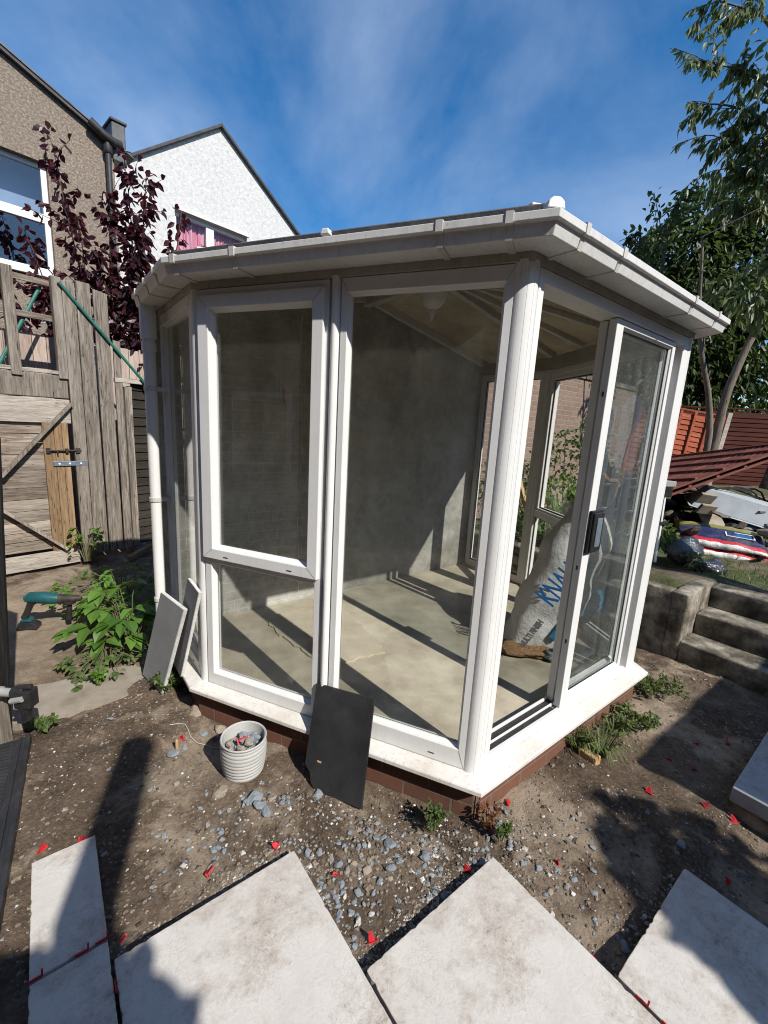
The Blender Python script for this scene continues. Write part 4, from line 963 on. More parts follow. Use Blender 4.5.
b = MB(); b.box(-.65, .75, -.34, -.008, .02, .032)
n = 58
for i in range(n):
    x = -.63+1.36*i/n; b.extrude([(x, -.30, .031), (x+.009, -.30, .031), (x+.026, -.05, .031), (x+.017, -.05, .031)], (0, 0, .009))
b.build('ribbed_sheet', M['black_rubber_mat'], t, .0015)
b = MB(); b.box(-.65, .75, -.006, .012, .0, .05); b.box(-.65, .75, -.034, -.024, .0325, .042); b.build('edge_rim', M['black_rubber_mat'], t, .003)
t = thing('black_crate', 'black plastic crate at the end of the ribbed strip, mostly out of sight', 'crate', (-1.10, .86, 0), R(-54))
b = MB(); b.box(-.2, .22, -.28, .0, 0, .012); b.box(-.2, .22, -.012, 0, .0125, .12); b.box(.208, .22, -.28, -.0125, .0125, .12); b.box(-.2, -.188, -.28, -.0125, .0125, .12); b.build('crate_body', M['black_plastic'], t, .003)

# ------------------------------------------------------------------ gate and timber boundary
GA = 52; GO = Vector((-3.35, 4.5, 0))
gate = thing('timber_gate', 'weathered grey timber gate with Z braces, iron bolt and steel hasp', 'gate', GO, R(GA))
# local x along the fence (s), y away from the camera
random.seed(41); b = MB(); z = .22
while z < 1.50:
    h = rnd(.085, .13); b.extrude([(-1.1, -.004, z), (-.13, -.004, z+rnd(-.006, .006)), (-.13, -.012, z+h-.004), (-1.1, -.012, z+h-.004)], (0, .02, 0)); z += h
b.jitter(.006, 8).build('gate_boards', M['wood_x'], gate, .002)
b = MB()
for x0, x1 in ((-.205, -.115), (-.112, -.045), (-.042, .012)): b.box(x0, x1, -.04, -.014, .14, 1.52)
b.jitter(.004, 5).build('gate_stiles', M['wood_brown'], gate, .003)
b = MB(); b.box(-1.1, .045, -.045, -.015, 1.52, 1.76); b.jitter(.004, 6).build('top_board', M['wood_pale'], gate, .003)
b = MB(); b.box(-1.1, .03, -.042, -.015, .03, .19); b.jitter(.004, 6).build('bottom_board', M['wood_pale'], gate, .003)
b = MB(); b.beam((.05, -.062, 1.72), (-.56, -.058, 1.0), .028, .075, (0, -1, 0)); b.beam((-.09, -.058, .20), (-.62, -.055, .72), .028, .075, (0, -1, 0)); b.build('gate_brace', M['wood_v'], gate, .004)
b = MB(); b.tube([(-.17, -.062, 1.245), (.11, -.062, 1.245)], .008, 8); b.box(-.19, -.155, -.06, -.041, 1.22, 1.27); b.box(-.03, -.005, -.072, -.041, 1.225, 1.265); b.box(.06, .10, -.07, -.041, 1.22, 1.27); b.tube([(-.10, -.062, 1.245), (-.10, -.085, 1.215)], .006, 6); b.build('gate_bolt', M['iron'], gate)
b = MB(); b.box(-.14, .16, -.056, -.046, 1.085, 1.135); ha = b.build('gate_hasp', M['steel'], gate, .003)
b = MB()
for x in (-.09, .0, .10): b.tube([(x, -.057, 1.11), (x, -.060, 1.11)], .010, 10)
b.build('hasp_bolt_head', M['pvc'], ha)
bnd = thing('plank_screen', 'tall weathered timber screen of upright planks with an open trellis above the gate', 'fence', GO, R(GA))
b = MB(); random.seed(43)
def vplank(b, x0, x1, z0, z1, y0=-.05, th=.024): b.box(x0, x1, y0, y0+th, z0, z1)
vplank(b, .055, .165, .02, 2.90, -.056, .03)
b.jitter(.006, 3).build('gate_post', M['wood_v'], bnd, .004)
for x0, x1, zt in ((.172, .308, 2.93), (.322, .462, 2.89), (.478, .56, 2.42)):
    b = MB(); b.extrude([(x0, -.046, .1), (x1, -.046, .1), (x1-.004, -.046, zt-rnd(0, .03)), (x0+.006, -.046, zt)], (0, .026, 0)); b.jitter(.005, 3).build('upright_plank', M['wood_v'], bnd, .004)
b = MB(); b.box(-1.5, .05, -.02, .05, 1.77, 1.99); b.jitter(.01, 5).build('header_beam', M['wood_v'], bnd, .008)
b = MB(); b.box(-1.5, .05, -.03, .06, 2.0, 2.035); b.jitter(.004, 5).build('ledge_board', M['wood_pale'], bnd, .004)
for x in (-1.0, -.36, .01):
    b = MB(); b.box(x-.035, x+.045, -.04, .03, 1.96, 2.92); b.jitter(.006, 4).build('trellis_post', M['wood_v'], bnd, .005)
for z, dz in ((2.83, .02), (2.50, .03)):
    b = MB(); b.box(-1.5, .0, .032, .055, z, z+.055); b.jitter(.006, 3).build('trellis_rail', M['wood_x'], bnd, .004)
b = MB(); b.box(.068, .105, -.02, .02, 2.0, 2.86); b.jitter(.006, 4).build('thin_batten', M['wood_v'], bnd, .004)
b = MB(); b.box(.48, 1.6, -.05, .0, 1.985, 2.03); b.jitter(.005, 3).build('ledge_board', M['wood_pale'], bnd, .004)
# far board fence seen through the trellis
ff = thing('board_fence', 'pinkish sunlit board fence seen through the open trellis', 'fence', GO+UNIT(GA)*0-NRM(GA)*.5, R(GA))
b = MB(); x = -2.5; random.seed(47)
while x < 2.4: w = rnd(.10, .13); b.box(x, x+w-.006, 0, .02, 0, 2.42+rnd(-.012, .012)); x += w
b.build('fence_boards', M['wood_far'], ff, .002)
b = MB(); b.box(-2.5, 2.4, .022, .06, 1.1, 1.18); b.box(-2.5, 2.4, .022, .06, 2.15, 2.23); b.build('fence_rail', M['wood_far'], ff)
# dark lap fence beside the planks
df = thing('lap_fence', 'dark lap fence panel between the planks and the downpipe', 'fence', GO+UNIT(GA)*.56, R(60))
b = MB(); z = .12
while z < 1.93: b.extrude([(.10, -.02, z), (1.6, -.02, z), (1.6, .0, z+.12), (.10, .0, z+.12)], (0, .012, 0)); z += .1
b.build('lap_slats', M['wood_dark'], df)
b = MB(); b.box(.02, .06, -.03, .03, .1, 1.95); b.box(.065, .10, -.025, .03, .1, 1.96); b.jitter(.004, 3).build('fence_post', M['wood_v'], df, .003)
b = MB(); b.box(.02, 1.6, -.05, .05, -.1, .12); b.build('gravel_board', M['concrete'], df)
# green poles tied to the trellis
gp = lambda s, d, z: GO+UNIT(GA)*s+NRM(GA)*d+Vector((0, 0, z))
b = MB(); b.tube([gp(.03, .06, 2.87), gp(.82, .07, 1.96)], .016, 10); tag(b.build('metal_pole', M['green_metal']), 'long green metal pole slanting down across the upright planks', 'pole')
b = MB(); b.tube([gp(-.08, -.10, 2.82), gp(-.47, -.03, 2.03)], .016, 10); tag(b.build('metal_pole', M['green_metal']), 'short green metal pole slanting behind the trellis', 'pole')
b = MB(); b.beam(gp(.4, .35, .06), gp(.75, .12, .10), .06, .05); tag(b.build('timber_offcut', M['wood_brown']), 'short brown timber offcut on the ground at the plank foot', 'timber')

# ------------------------------------------------------------------ houses
H1 = Vector((-4.47, 7.5, 0)); HA = 48
h1 = thing('pebbledash_house', 'brown pebbledashed house gable with a white sash window', 'house', H1, R(HA))
rake = lambda s: 5.63-.42*s
b = MB()
WX0, WX1, WZ0, WZ1 = -2.25, -.86, 3.60, 5.05
def wallholes(b, x0, x1, zt, hx0, hx1, hz0, hz1, th):
    """front wall with one window opening; top follows zt(x)"""
    b.extrude([(x0, 0, 0), (hx0, 0, 0), (hx0, 0, zt(hx0)), (x0, 0, zt(x0))], (0, th, 0))
    b.extrude([(hx1, 0, 0), (x1, 0, 0), (x1, 0, zt(x1)), (hx1, 0, zt(hx1))], (0, th, 0))
    b.extrude([(hx0, 0, 0), (hx1, 0, 0), (hx1, 0, hz0), (hx0, 0, hz0)], (0, th, 0))
    b.extrude([(hx0, 0, hz1), (hx1, 0, hz1), (hx1, 0, zt(hx1)), (hx0, 0, zt(hx0))], (0, th, 0))
wallholes(b, -7, 0, rake, WX0, WX1, WZ0, WZ1, .3); b.box(-.3, 0, .3, 6, 0, 5.6)
b.build('wall', M['pebbledash'], h1)
b = MB(); b.extrude([(.02, -.07, rake(.02)), (-7, -.07, rake(-7)), (-7, -.07, rake(-7)+.05), (.02, -.07, rake(.02)+.05)], (0, 3, 0)); 
x = -7
b.build('roof', M['slate'], h1)
b = MB(); random.seed(51); x = -6.9
while x < 0:
    w = rnd(.22, .3); b.extrude([(x, -.085, rake(x)+.05), (x+w, -.085, rake(x+w)+.05), (x+w-.01, -.085, rake(x+w)+.072), (x, -.085, rake(x)+.075)], (0, .3, 0)); x += w
b.build('verge_tiles', M['lead'], h1)
b = MB(); b.ring(WX0, WX1, WZ0, WZ1, .07, .07, .07, .07, .08, .16); b.box(WX0+.07, WX1-.07, .075, .165, 4.28, 4.40); b.box(WX0-.03, WX1+.03, -.05, .1, WZ0-.07, WZ0)
wf = b.build('sash_window', M['pvc'], h1, .006)
b = MB(); b.box(WX0+.07, WX1-.07, .11, .116, WZ0+.07, 4.28); b.box(WX0+.07, WX1-.07, .11, .116, 4.40, WZ1-.07); b.build('glass_pane', M['house_glass'], wf)
b = MB(); b.box(WX0, WX1, .42, .44, 4.38, WZ1); b.build('window_blind', M['net'], wf)
b = MB(); b.box(WX0-.5, WX1+.5, 1.4, 1.45, 3, 5.3); b.build('dark_interior', M['dark_room'], wf)
b = MB(); b.tube([(-.33, -.11, 5.80), (-.16, -.11, 5.70), (-.03, -.11, 5.66), (.08, -.06, 5.68)], .062, 12); b.tube([(-.10, -.09, 5.66), (-.10, -.09, 5.45), (-.10, -.07, .3)], .040, 12); b.lathe([(.05, 0), (.062, .02), (.062, .1), (.05, .11)], 12, (-.10, -.09, 5.48))
autosmooth(b.build('rainwater_pipe', M['blackpipe'], h1))
b = MB(); b.box(-.02, .17, -.05, .32, 5.45, 5.98); b.build('parapet_block', M['lead'], h1, .02)
b = MB(); b.extrude([(-.04, -.07, 5.982), (.19, -.07, 5.982), (.19, .34, 5.982), (-.04, .34, 5.982)], (0, 0, .04)); b.build('parapet_cap', M['slate'], h1, .012)
H2 = Vector((-5.24, 9.5, 0)); h2 = thing('white_house', 'white roughcast house gable with pink curtains in its window', 'house', H2, R(HA))
def rk2(s): return 6.56+.75*s if s < 1.76 else 7.88-.70*(s-1.76)
b = MB(); W2 = (.72, 2.40, 4.75, 5.93)
b.extrude([(-1.3, 0, 0), (.72, 0, 0), (.72, 0, rk2(.72)), (-1.3, 0, rk2(-1.3))], (0, .3, 0)); b.extrude([(2.40, 0, 0), (6.2, 0, 0), (6.2, 0, rk2(6.2)), (2.40, 0, rk2(2.4))], (0, .3, 0))
b.extrude([(.72, 0, 0), (2.4, 0, 0), (2.4, 0, 4.75), (.72, 0, 4.75)], (0, .3, 0)); b.extrude([(.72, 0, 5.93), (2.4, 0, 5.93), (2.4, 0, rk2(2.4)), (1.76, 0, 7.88), (.72, 0, rk2(.72))], (0, .3, 0))
b.build('wall', M['roughcast'], h2)
b = MB(); b.extrude([(-1.4, -.09, rk2(-1.4)), (1.76, -.09, 7.88), (1.76, -.09, 7.95), (-1.4, -.09, rk2(-1.4)+.07)], (0, 6, 0)); b.extrude([(1.76, -.09, 7.88), (6.3, -.09, rk2(6.3)), (6.3, -.09, rk2(6.3)+.07), (1.76, -.09, 7.95)], (0, 6, 0)); b.build('roof', M['slate'], h2, .01)
b = MB(); b.ring(*W2, .07, .07, .07, .09, .10, .18); b.box(1.44, 1.62, .095, .185, 4.82, 5.84); wf = b.build('window_frame', M['pvc'], h2, .006)
b = MB(); b.box(.79, 1.44, .13, .136, 4.82, 5.84); b.box(1.62, 2.33, .13, .136, 4.82, 5.84); b.build('glass_pane', glass('clear_house_glass', (.9, .9, .92), 0, 1.4), wf)
b = MB(); n = 60; vs = []
for z in (4.7, 5.95):
    for i in range(n+1): x = .72+1.68*i/n; vs.append((x, .24+.02*math.sin(i*1.9)+.012*math.sin(i*.7), z))
b.add(vs, [(i, i+1, n+2+i, n+1+i) for i in range(n)]); b.build('curtain', M['curtain'], wf, smooth=True)
b = MB(); b.extrude([(.68, -.02, 5.93), (2.44, -.02, 5.93), (2.44, -.02, 5.99), (.68, -.02, 5.99)], (0, .05, 0)); b.build('lintel', M['tile_edge'], h2)

# ------------------------------------------------------------------ purple leaved tree
random.seed(61)
pt = thing('purple_tree', 'purple leaved young tree growing behind the timber screen', 'tree', (-3.6, 6.0, .3))
stems, lv = MB(), MB()
BASE = Vector((-3.6, 6.0, .3))
tips = [((-4.05, 5.55, 4.75), 1), ((-3.42, 5.6, 4.2), 1), ((-2.98, 5.65, 4.42), 1), ((-2.62, 5.7, 4.05), .9), ((-3.2, 5.6, 4.6), 1), ((-4.4, 5.5, 3.75), .9), ((-4.8, 5.35, 3.5), .9), ((-3.75, 5.5, 3.9), .9), ((-2.45, 5.8, 3.65), .8), ((-3.05, 5.5, 3.8), 1), ((-3.5, 5.4, 3.5), .8), ((-4.2, 5.4, 3.1), .8), ((-2.85, 5.5, 3.3), .9), ((-3.2, 5.9, 3.9), .9)]
for tp, k in tips:
    tp = Vector(tp); mid = BASE.lerp(tp, .45)+Vector((rnd(-.2, .2), rnd(-.2, .2), .25)); pts = []
    for i in range(13):
        s = i/12; p = (BASE+Vector((rnd(-.1, .1), rnd(-.1, .1), 0)) if i == 0 else BASE)*(1-s)**2+mid*2*s*(1-s)+tp*s*s; pts.append(p+Vector(noise.noise_vector(p*2))*.05)
    stems.tube(pts, [.018*(1-i/13)+.003 for i in range(13)], 6)
    for i in range(int(165*k)):
        s = rnd(.34, 1)**.9; p, d = along(pts, s); sp = .05+.46*(1-s); o_ = rvec(); o_.z *= .8
        q = p+o_*rnd(.02, 1)*sp; dirv = (o_*.9+Vector((0, 0, -.55))+d*.2)
        leaf(lv, q, dirv, rvec(), rnd(.07, .12), rnd(.048, .08), .2, .25)
    for i in range(14):
        s = rnd(.4, .95); p, d = along(pts, s); o_ = rvec(); o_.z = abs(o_.z)*.6; tw = twig_path(p, o_+d, rnd(.2, .42), 5, .2, .05); stems.tube(tw, [.006, .005, .004, .003, .003, .002], 4)
        for j in range(11):
            q, dd = along(tw, rnd(.1, 1)); leaf(lv, q, dd*.4+rvec()*.8+Vector((0, 0, -.5)), rvec(), rnd(.065, .115), rnd(.045, .078), .2, .25)
stems.build('trunk', M['purple_bark'], pt, loc=None, smooth=True); lv.build('crown', M['purple_leaf'], pt)
for o in pt.children: o.matrix_parent_inverse = Matrix.Translation((3.6, -6.0, -.3))

# ------------------------------------------------------------------ right side: fences, debris, trees
def at_empty(name, label, cat, loc, rz=0): return thing(name, label, cat, loc, rz)
def lap_panel(mb_s, mb_b, w, h, battens=5):
    z = 0
    while z < h-.05: mb_s.extrude([(0, -.012, z), (w, -.012, z), (w, .004, z+.10), (0, .004, z+.10)], (0, .008, 0)); z += .085
    for i in range(battens):
        x = (w-.04)*i/(battens-1); mb_b.box(x, x+.04, -.04, -.013, 0, h+.02)
    mb_b.box(-.01, w+.01, -.03, .03, h+.022, h+.05)
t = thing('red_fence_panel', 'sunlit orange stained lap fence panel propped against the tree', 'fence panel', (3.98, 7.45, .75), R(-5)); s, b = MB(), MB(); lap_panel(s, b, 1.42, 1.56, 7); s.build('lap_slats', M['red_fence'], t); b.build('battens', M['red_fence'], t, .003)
b = MB(); b.box(1.43, 1.50, -.05, .03, -.3, 1.66); b.jitter(.004, 3).build('panel_post', M['wood_pale'], t, .004)
t.rotation_euler = (R(-3), R(7), R(-5))
t = thing('red_board_fence', 'red stained fence beyond the trees, shade painted into its colour', 'fence', (5.2, 8.9, .7), R(-12)); s, b = MB(), MB(); lap_panel(s, b, 6.5, 1.66, 6); s.build('lap_slats', M['red_fence_shaded'], t); b.build('battens', M['red_fence_shaded'], t, .003)
# the fallen panels: two, one on the other, sloping up to the far right
def fallen(label, dz, dx):
    t = thing('fallen_fence_panel', label, 'fence panel', (0, 0, 0), 0, 'fallen red fence panels')
    A = Vector((2.99+dx, 4.55, 1.16+dz)); B = Vector((4.35+dx, 4.85, 1.64+dz)); C = Vector((3.95+dx, 6.55, 1.30+dz))
    ex = (B-A).normalized(); ey = (C-A); ey = (ey-ex*ey.dot(ex)).normalized(); ez = ex.cross(ey)
    t.matrix_world = Matrix(((ex.x, ey.x, ez.x, A.x), (ex.y, ey.y, ez.y, A.y), (ex.z, ey.z, ez.z, A.z), (0, 0, 0, 1)))
    s, b = MB(), MB(); y = 0
    while y < 1.74: s.extrude([(0, y, .0), (1.83, y, .0), (1.83, y+.085, .014), (0, y+.085, .014)], (0, 0, .008)); y += .075
    for x in (0, .36, .72, 1.08, 1.44, 1.79): b.box(x, x+.04, 0, 1.80, .024, .046)
    b.box(-.01, 1.84, -.02, -.001, .004, .028); b.box(-.01, 1.84, 1.802, 1.83, -.022, .05); b.box(-.03, -.011, 0, 1.8, -.02, .048)
    s.build('lap_slats', M['red_panel'], t); b.build('battens', M['red_panel'], t, .003)
fallen('red brown fence panel lying flat on top of the rubble heap', 0, 0); fallen('second red brown fence panel under the topmost fallen one', -.085, -.05)
# rubble under it
random.seed(71)
rub = []
for i in range(120):
    u_, v_ = (random.gauss(6.5, .7), random.gauss(-1.9, .55)) if i < 46 else (rnd(5.9, 8.3), rnd(-2.3, -.4)); p = uv(u_, v_); r = rnd(.05, .15) if i < 46 else rnd(.03, .12)
    o = stone_mesh('rubble_block', random.choice((M['concrete'], M['rubble_mat'], M['stone_tan'], M['rubble_mat'], M['black_plastic'], M['stone_blue'])), 100+i); o.location = (p.x, p.y, heap(u_, v_)+r*.3+rnd(0, .15)); o.scale = (r, r*rnd(.5, 1), r*rnd(.5, .9)); o.rotation_euler = (rnd(-.5, .5), rnd(-.5, .5), rnd(0, 6))
    tag(o, 'broken lump of rubble heaped under the fallen fence panels', 'rubble', 'rubble under the fallen fence panels')
def block(name, label, cat, loc, dims, rot, mat, bev=.006):
    b = MB(); b.box(-dims[0]/2, dims[0]/2, -dims[1]/2, dims[1]/2, -dims[2]/2, dims[2]/2); b.jitter(.006, 7, loc[0]); o = b.build(name, mat, None, bev); o.location = loc; o.rotation_euler = rot; return tag(o, label, cat)
block('stone_slab', 'pale square stone slab propped upright below the fallen panel', 'stone slab', (3.56, 4.75, 1.09), (.20, .035, .13), (.6, .1, .15), M['path'])
block('stone_slab', 'pale stone block beneath the propped square slab', 'stone slab', (3.60, 4.76, .97), (.20, .035, .12), (.55, .1, .15), M['path'])
block('stone_slab', 'flat grey stone slab behind the compost bags', 'stone slab', (3.74, 4.84, .845), (.27, .24, .03), (.75, .12, .1), M['path'])
block('dark_box', 'dark grey concrete block at the far edge of the rubble', 'block', (4.72, 5.1, 1.32), (.35, .3, .3), (.1, .1, .4), M['concrete'])
b = MB()   # grey trough
Lx = .46
outer = [(-Lx, -.20, 0), (Lx, -.20, 0), (Lx, .20, 0), (-Lx, .20, 0)]; inner = [(-Lx*.78, -.11, .22), (Lx*.78, -.11, .22), (Lx*.78, .11, .22), (-Lx*.78, .11, .22)]
b.add(outer+inner, [(0, 1, 5, 4), (1, 2, 6, 5), (2, 3, 7, 6), (3, 0, 4, 7), (4, 5, 6, 7), (3, 2, 1, 0)]); b.box(-Lx-.03, Lx+.03, -.235, .235, -.014, -.001)
o = b.build('water_trough', M['trough'], None, .02, seg=3); o.location = (4.10, 5.0, .90); o.rotation_euler = (R(8), R(13), R(-25)); tag(o, 'grey fibreglass trough upside down on the rubble', 'trough')
random.seed(73)
for i in range(16):
    u_, v_ = rnd(6.0, 8.0), rnd(-2.2, -.6); p = uv(u_, v_, heap(u_, v_)+rnd(.05, .28)); a_ = rnd(0, 3.14); d_ = Vector((math.cos(a_), math.sin(a_), rnd(-.25, .25)))*rnd(.25, .6); b = MB(); b.beam(p-d_, p+d_, rnd(.03, .09), rnd(.015, .03)); b.jitter(.006, 5, i)
    tag(b.build('scrap_timber', random.choice((M['wood_v'], M['wood_brown'], M['wood_black'], M['red_panel'])), None, .003), 'scrap length of old timber tangled in the rubble heap', 'timber', 'scrap timber in the rubble heap')
# black stand
t = thing('folding_workbench', 'black folding workbench with grey legs half hidden behind the door', 'workbench', (2.50, 3.98, .48), R(20))
b = MB(); b.box(-.28, .13, -.10, .12, .80, .85); b.build('bench_top', M['grey_plastic'], t, .006)
b = MB(); b.box(-.26, .11, -.09, .11, .70, .795); b.box(-.25, .15, -.03, .0, .47, .51); b.box(.05, .18, -.05, .0, .43, .46); b.tube([(.08, 0, .7), (.08, 0, .46)], .02, 8); b.build('bench_frame', M['black_plastic'], t, .004)
for x in (-.18, .05, .11): b = MB(); b.tube([(x, -.02, .72), (x+.02, -.03, .06)], .014, 8); b.build('leg', M['aluminium'], t)
random.seed(77)
for k in range(3):
    pts = [Vector((4.05+k*.12+.32*math.cos(a)+rnd(-.02, .02), 5.0+.1*k, 1.02+.17*math.sin(a)+rnd(-.02, .02))) for a in [i*.35 for i in range(11)]]
    b = MB(); b.tube(pts, .011, 6); tag(b.build('hose', M['cable']), 'loop of black hose sprawled over the rubble heap', 'hose', 'black hose loops')
# trees
def leafy(lv, c, rad, n, ln, wd, droop=.4, shell=.35):
    for i in range(n):
        d = rvec(); r = shell+(1-shell)*random.random()**.5; p = c+Vector((d.x*rad[0], d.y*rad[1], d.z*rad[2]))*r
        p += Vector(noise.noise_vector(p*1.5))*.25
        leaf(lv, p, d*.6+rvec()*.7+Vector((0, 0, -droop)), rvec(), rnd(.75, 1.2)*ln, rnd(.8, 1.2)*wd, .22, .3)
random.seed(81)
ct = thing('cherry_tree', 'tall cherry tree with drooping long leaves and two bare leaning trunks', 'tree', (4.75, 6.7, .75)); B0 = Vector((4.75, 6.7, .75))
tr, lv = MB(), MB()
def spline(P, n=16):
    P = [Vector(p) for p in P]; out = []
    for k in range(n+1):
        t_ = k/n*(len(P)-1); i = min(int(t_), len(P)-2); f = t_-i; p0 = P[max(i-1, 0)]; p1 = P[i]; p2 = P[i+1]; p3 = P[min(i+2, len(P)-1)]
        out.append(.5*((2*p1)+(p2-p0)*f+(2*p0-5*p1+4*p2-p3)*f*f+(3*p1-p0-3*p2+p3)*f**3))
    return out
tk1 = spline([(4.80, 6.55, .75), (4.83, 6.5, 1.6), (4.82, 6.45, 2.35), (4.96, 6.45, 3.0), (5.2, 6.5, 3.8), (5.05, 6.6, 4.9), (4.75, 6.6, 6.2), (4.55, 6.6, 7.4)]); tr.tube(tk1, [.070-.055*i/16 for i in range(17)], 10)
tk2 = spline([(4.76, 6.6, .75), (4.74, 6.5, 1.7), (4.58, 6.45, 2.35), (4.34, 6.4, 2.9), (4.2, 6.4, 3.4), (4.0, 6.3, 4.3)]); tr.tube(tk2, [.055-.04*i/16 for i in range(17)], 9)
tr.tube(spline([(4.74, 6.5, 1.75), (4.62, 6.46, 2.3), (4.40, 6.42, 2.75), (4.3, 6.38, 3.2)], 10), [.028-.018*i/10 for i in range(11)], 7)
tr.tube(spline([(5.2, 6.5, 3.8), (5.4, 6.4, 4.6), (5.5, 6.3, 5.8), (5.3, 6.2, 7.2)], 10), [.045-.035*i/10 for i in range(11)], 8)
brs = [((4.62, 6.6, 6.9), (3.55, 6.3, 6.85)), ((4.75, 6.6, 6.2), (3.62, 6.4, 6.35)), ((4.85, 6.6, 5.7), (3.72, 6.5, 6.0)), ((4.95, 6.6, 5.3), (3.85, 6.4, 5.55)), ((5.0, 6.6, 5.1), (4.05, 6.3, 5.15)), ((4.6, 6.6, 7.2), (4.0, 6.4, 7.6)), ((5.1, 6.5, 4.6), (4.2, 6.3, 4.75)), ((4.55, 6.6, 7.4), (4.3, 6.2, 8.0)),
       ((5.3, 6.3, 6.4), (4.6, 5.6, 6.6)), ((5.4, 6.3, 5.6), (4.9, 5.5, 5.7)), ((5.5, 6.3, 5.8), (5.9, 5.7, 6.1)), ((5.3, 6.2, 7.0), (5.0, 5.5, 7.4)), ((5.45, 6.3, 5.0), (5.3, 5.6, 4.8)), ((4.8, 6.6, 6.0), (4.5, 5.8, 5.9)), ((4.9, 6.6, 5.5), (4.5, 5.9, 5.2)), ((5.2, 6.2, 6.7), (5.8, 5.6, 7.0)), ((4.6, 6.6, 6.8), (4.7, 5.8, 7.0))]
for a_, c_ in brs:
    a_, c_ = Vector(a_), Vector(c_); pts = [a_.lerp(c_, i/8)+Vector((0, 0, .12*math.sin(i/8*3.1)))+Vector(noise.noise_vector(a_.lerp(c_, i/8)*2))*.06 for i in range(9)]; tr.tube(pts, [.022-.017*i/8 for i in range(9)], 6)
    for i in range(19):
        p, d = along(pts, rnd(.15, 1)); tw = twig_path(p, d+rvec()*.9, rnd(.2, .55), 5, .2, .12); tr.tube(tw, .0045, 4, False)
        for j in range(15):
            q, dd = along(tw, rnd(.05, 1)); leaf(lv, q, dd*.5+rvec()*.55+Vector((0, 0, -.8)), rvec(), rnd(.075, .145), rnd(.032, .055), .25, .2)
leafy(lv, Vector((5.1, 6.5, 6.1)), (.95, .6, 1.5), 1000, .12, .05, .8, .1)
leafy(lv, Vector((5.35, 6.2, 4.3)), (.55, .4, .8), 620, .13, .05, .8, .1); leafy(lv, Vector((4.75, 6.3, 3.75)), (.4, .35, .4), 260, .13, .05, .8, .1)
tr.build('trunk', M['bark'], ct, smooth=True); lv.build('crown', M['cherry_leaf'], ct)
for o in ct.children: o.matrix_parent_inverse = Matrix.Translation(-B0)
def big_tree(name, label, base, blobs, n, mat, seed, ln=.15, wd=.07):
    random.seed(seed); t = thing(name, label, 'tree', base); tr, lv = MB(), MB(); B = Vector(base)
    for c, r, k in blobs:
        c = Vector(c); tr.tube(spline([B+Vector((rnd(-.1, .1), rnd(-.1, .1), 0)), B.lerp(c, .5)+Vector((0, 0, .3)), c], 8), [.09-.07*i/8 for i in range(9)], 7); leafy(lv, c, r, int(n*k), ln, wd, .35, .45)
        for q in range(5): e = c+Vector((rnd(-1, 1)*r[0], rnd(-1, 1)*r[1], rnd(-.6, 1)*r[2])); tr.tube([c, c.lerp(e, .6)+rvec()*.1, e], [.02, .012, .004], 5)
    tr.build('trunk', M['bark'], t, smooth=True); lv.build('crown', mat, t)
    for o in t.children: o.matrix_parent_inverse = Matrix.Translation(-B)
big_tree('evergreen_tree', 'dense dark evergreen tree filling the space behind the cherry', (6.4, 10.2, .9), [((5.6, 9.4, 5.0), (1.0, .8, 1.1), 1), ((6.6, 9.4, 4.4), (1.3, 1, 1.5), 1.3), ((7.4, 9.6, 5.4), (1.3, 1, 1.4), 1), ((5.5, 9.3, 3.7), (1.0, .8, 1.0), 1.1), ((6.4, 9.6, 3.2), (1.4, .8, 1.1), 1.2), ((8.2, 9.8, 4.0), (1.5, 1, 1.8), 1), ((7.2, 9.4, 6.4), (1.0, .8, .9), .6), ((5.0, 9.3, 3.2), (.7, .6, .9), .7), ((4.75, 9.2, 4.35), (.6, .5, .5), .45), ((4.6, 9.6, 3.6), (.7, .6, .9), .8), ((5.9, 9.5, 5.7), (.9, .8, .9), .8)], 2100, M['dark_leaf'], 83)
big_tree('laurel_bush', 'very dark laurel growing low behind the red fences', (5.6, 10.8, .8), [((4.9, 10.3, 2.4), (1.3, .7, 1.5), 1), ((6.4, 10.6, 2.5), (1.5, .7, 1.4), 1), ((8.0, 10.9, 2.6), (1.5, .7, 1.6), 1), ((4.3, 10.4, 3.4), (.8, .6, .8), .5), ((5.5, 11.2, 3.6), (1.6, .7, 1.4), 1.2), ((7.2, 11.4, 3.8), (1.7, .7, 1.5), 1.2), ((4.6, 11.0, 2.0), (1.2, .6, 1.2), 1)], 1700, M['dark_leaf'], 85, .17, .08)
# thin leafy branch against the sky
random.seed(87); t = thing('sapling', 'thin leafy sapling reaching above the gutter against the sky', 'tree', (4.3, 7.6, .9)); tr, lv = MB(), MB()
for P in ([(4.3, 7.6, .9), (4.25, 7.5, 3.0), (4.15, 7.4, 4.2), (4.0, 7.3, 4.75), (3.72, 7.2, 5.3)], [(4.2, 7.45, 3.6), (3.95, 7.3, 4.2), (3.6, 7.2, 4.62), (3.48, 7.2, 4.7)], [(4.15, 7.4, 4.2), (4.1, 7.3, 4.9), (4.2, 7.2, 5.35)], [(4.2, 7.45, 3.6), (3.8, 7.3, 4.0), (3.4, 7.2, 4.15)]):
    pts = spline(P, 12); tr.tube(pts, [.02-.016*i/12 for i in range(13)], 6)
    for i in range(75):
        p, d = along(pts, rnd(.5, 1)); leaf(lv, p+rvec()*rnd(.02, .16), d*.4+rvec()*.7+Vector((0, 0, -.5)), rvec(), rnd(.09, .15), rnd(.04, .06), .2, .25)
tr.build('trunk', M['bark'], t, smooth=True); lv.build('crown', M['dark_leaf'], t)
for o in t.children: o.matrix_parent_inverse = Matrix.Translation((-4.3, -7.6, -.9))
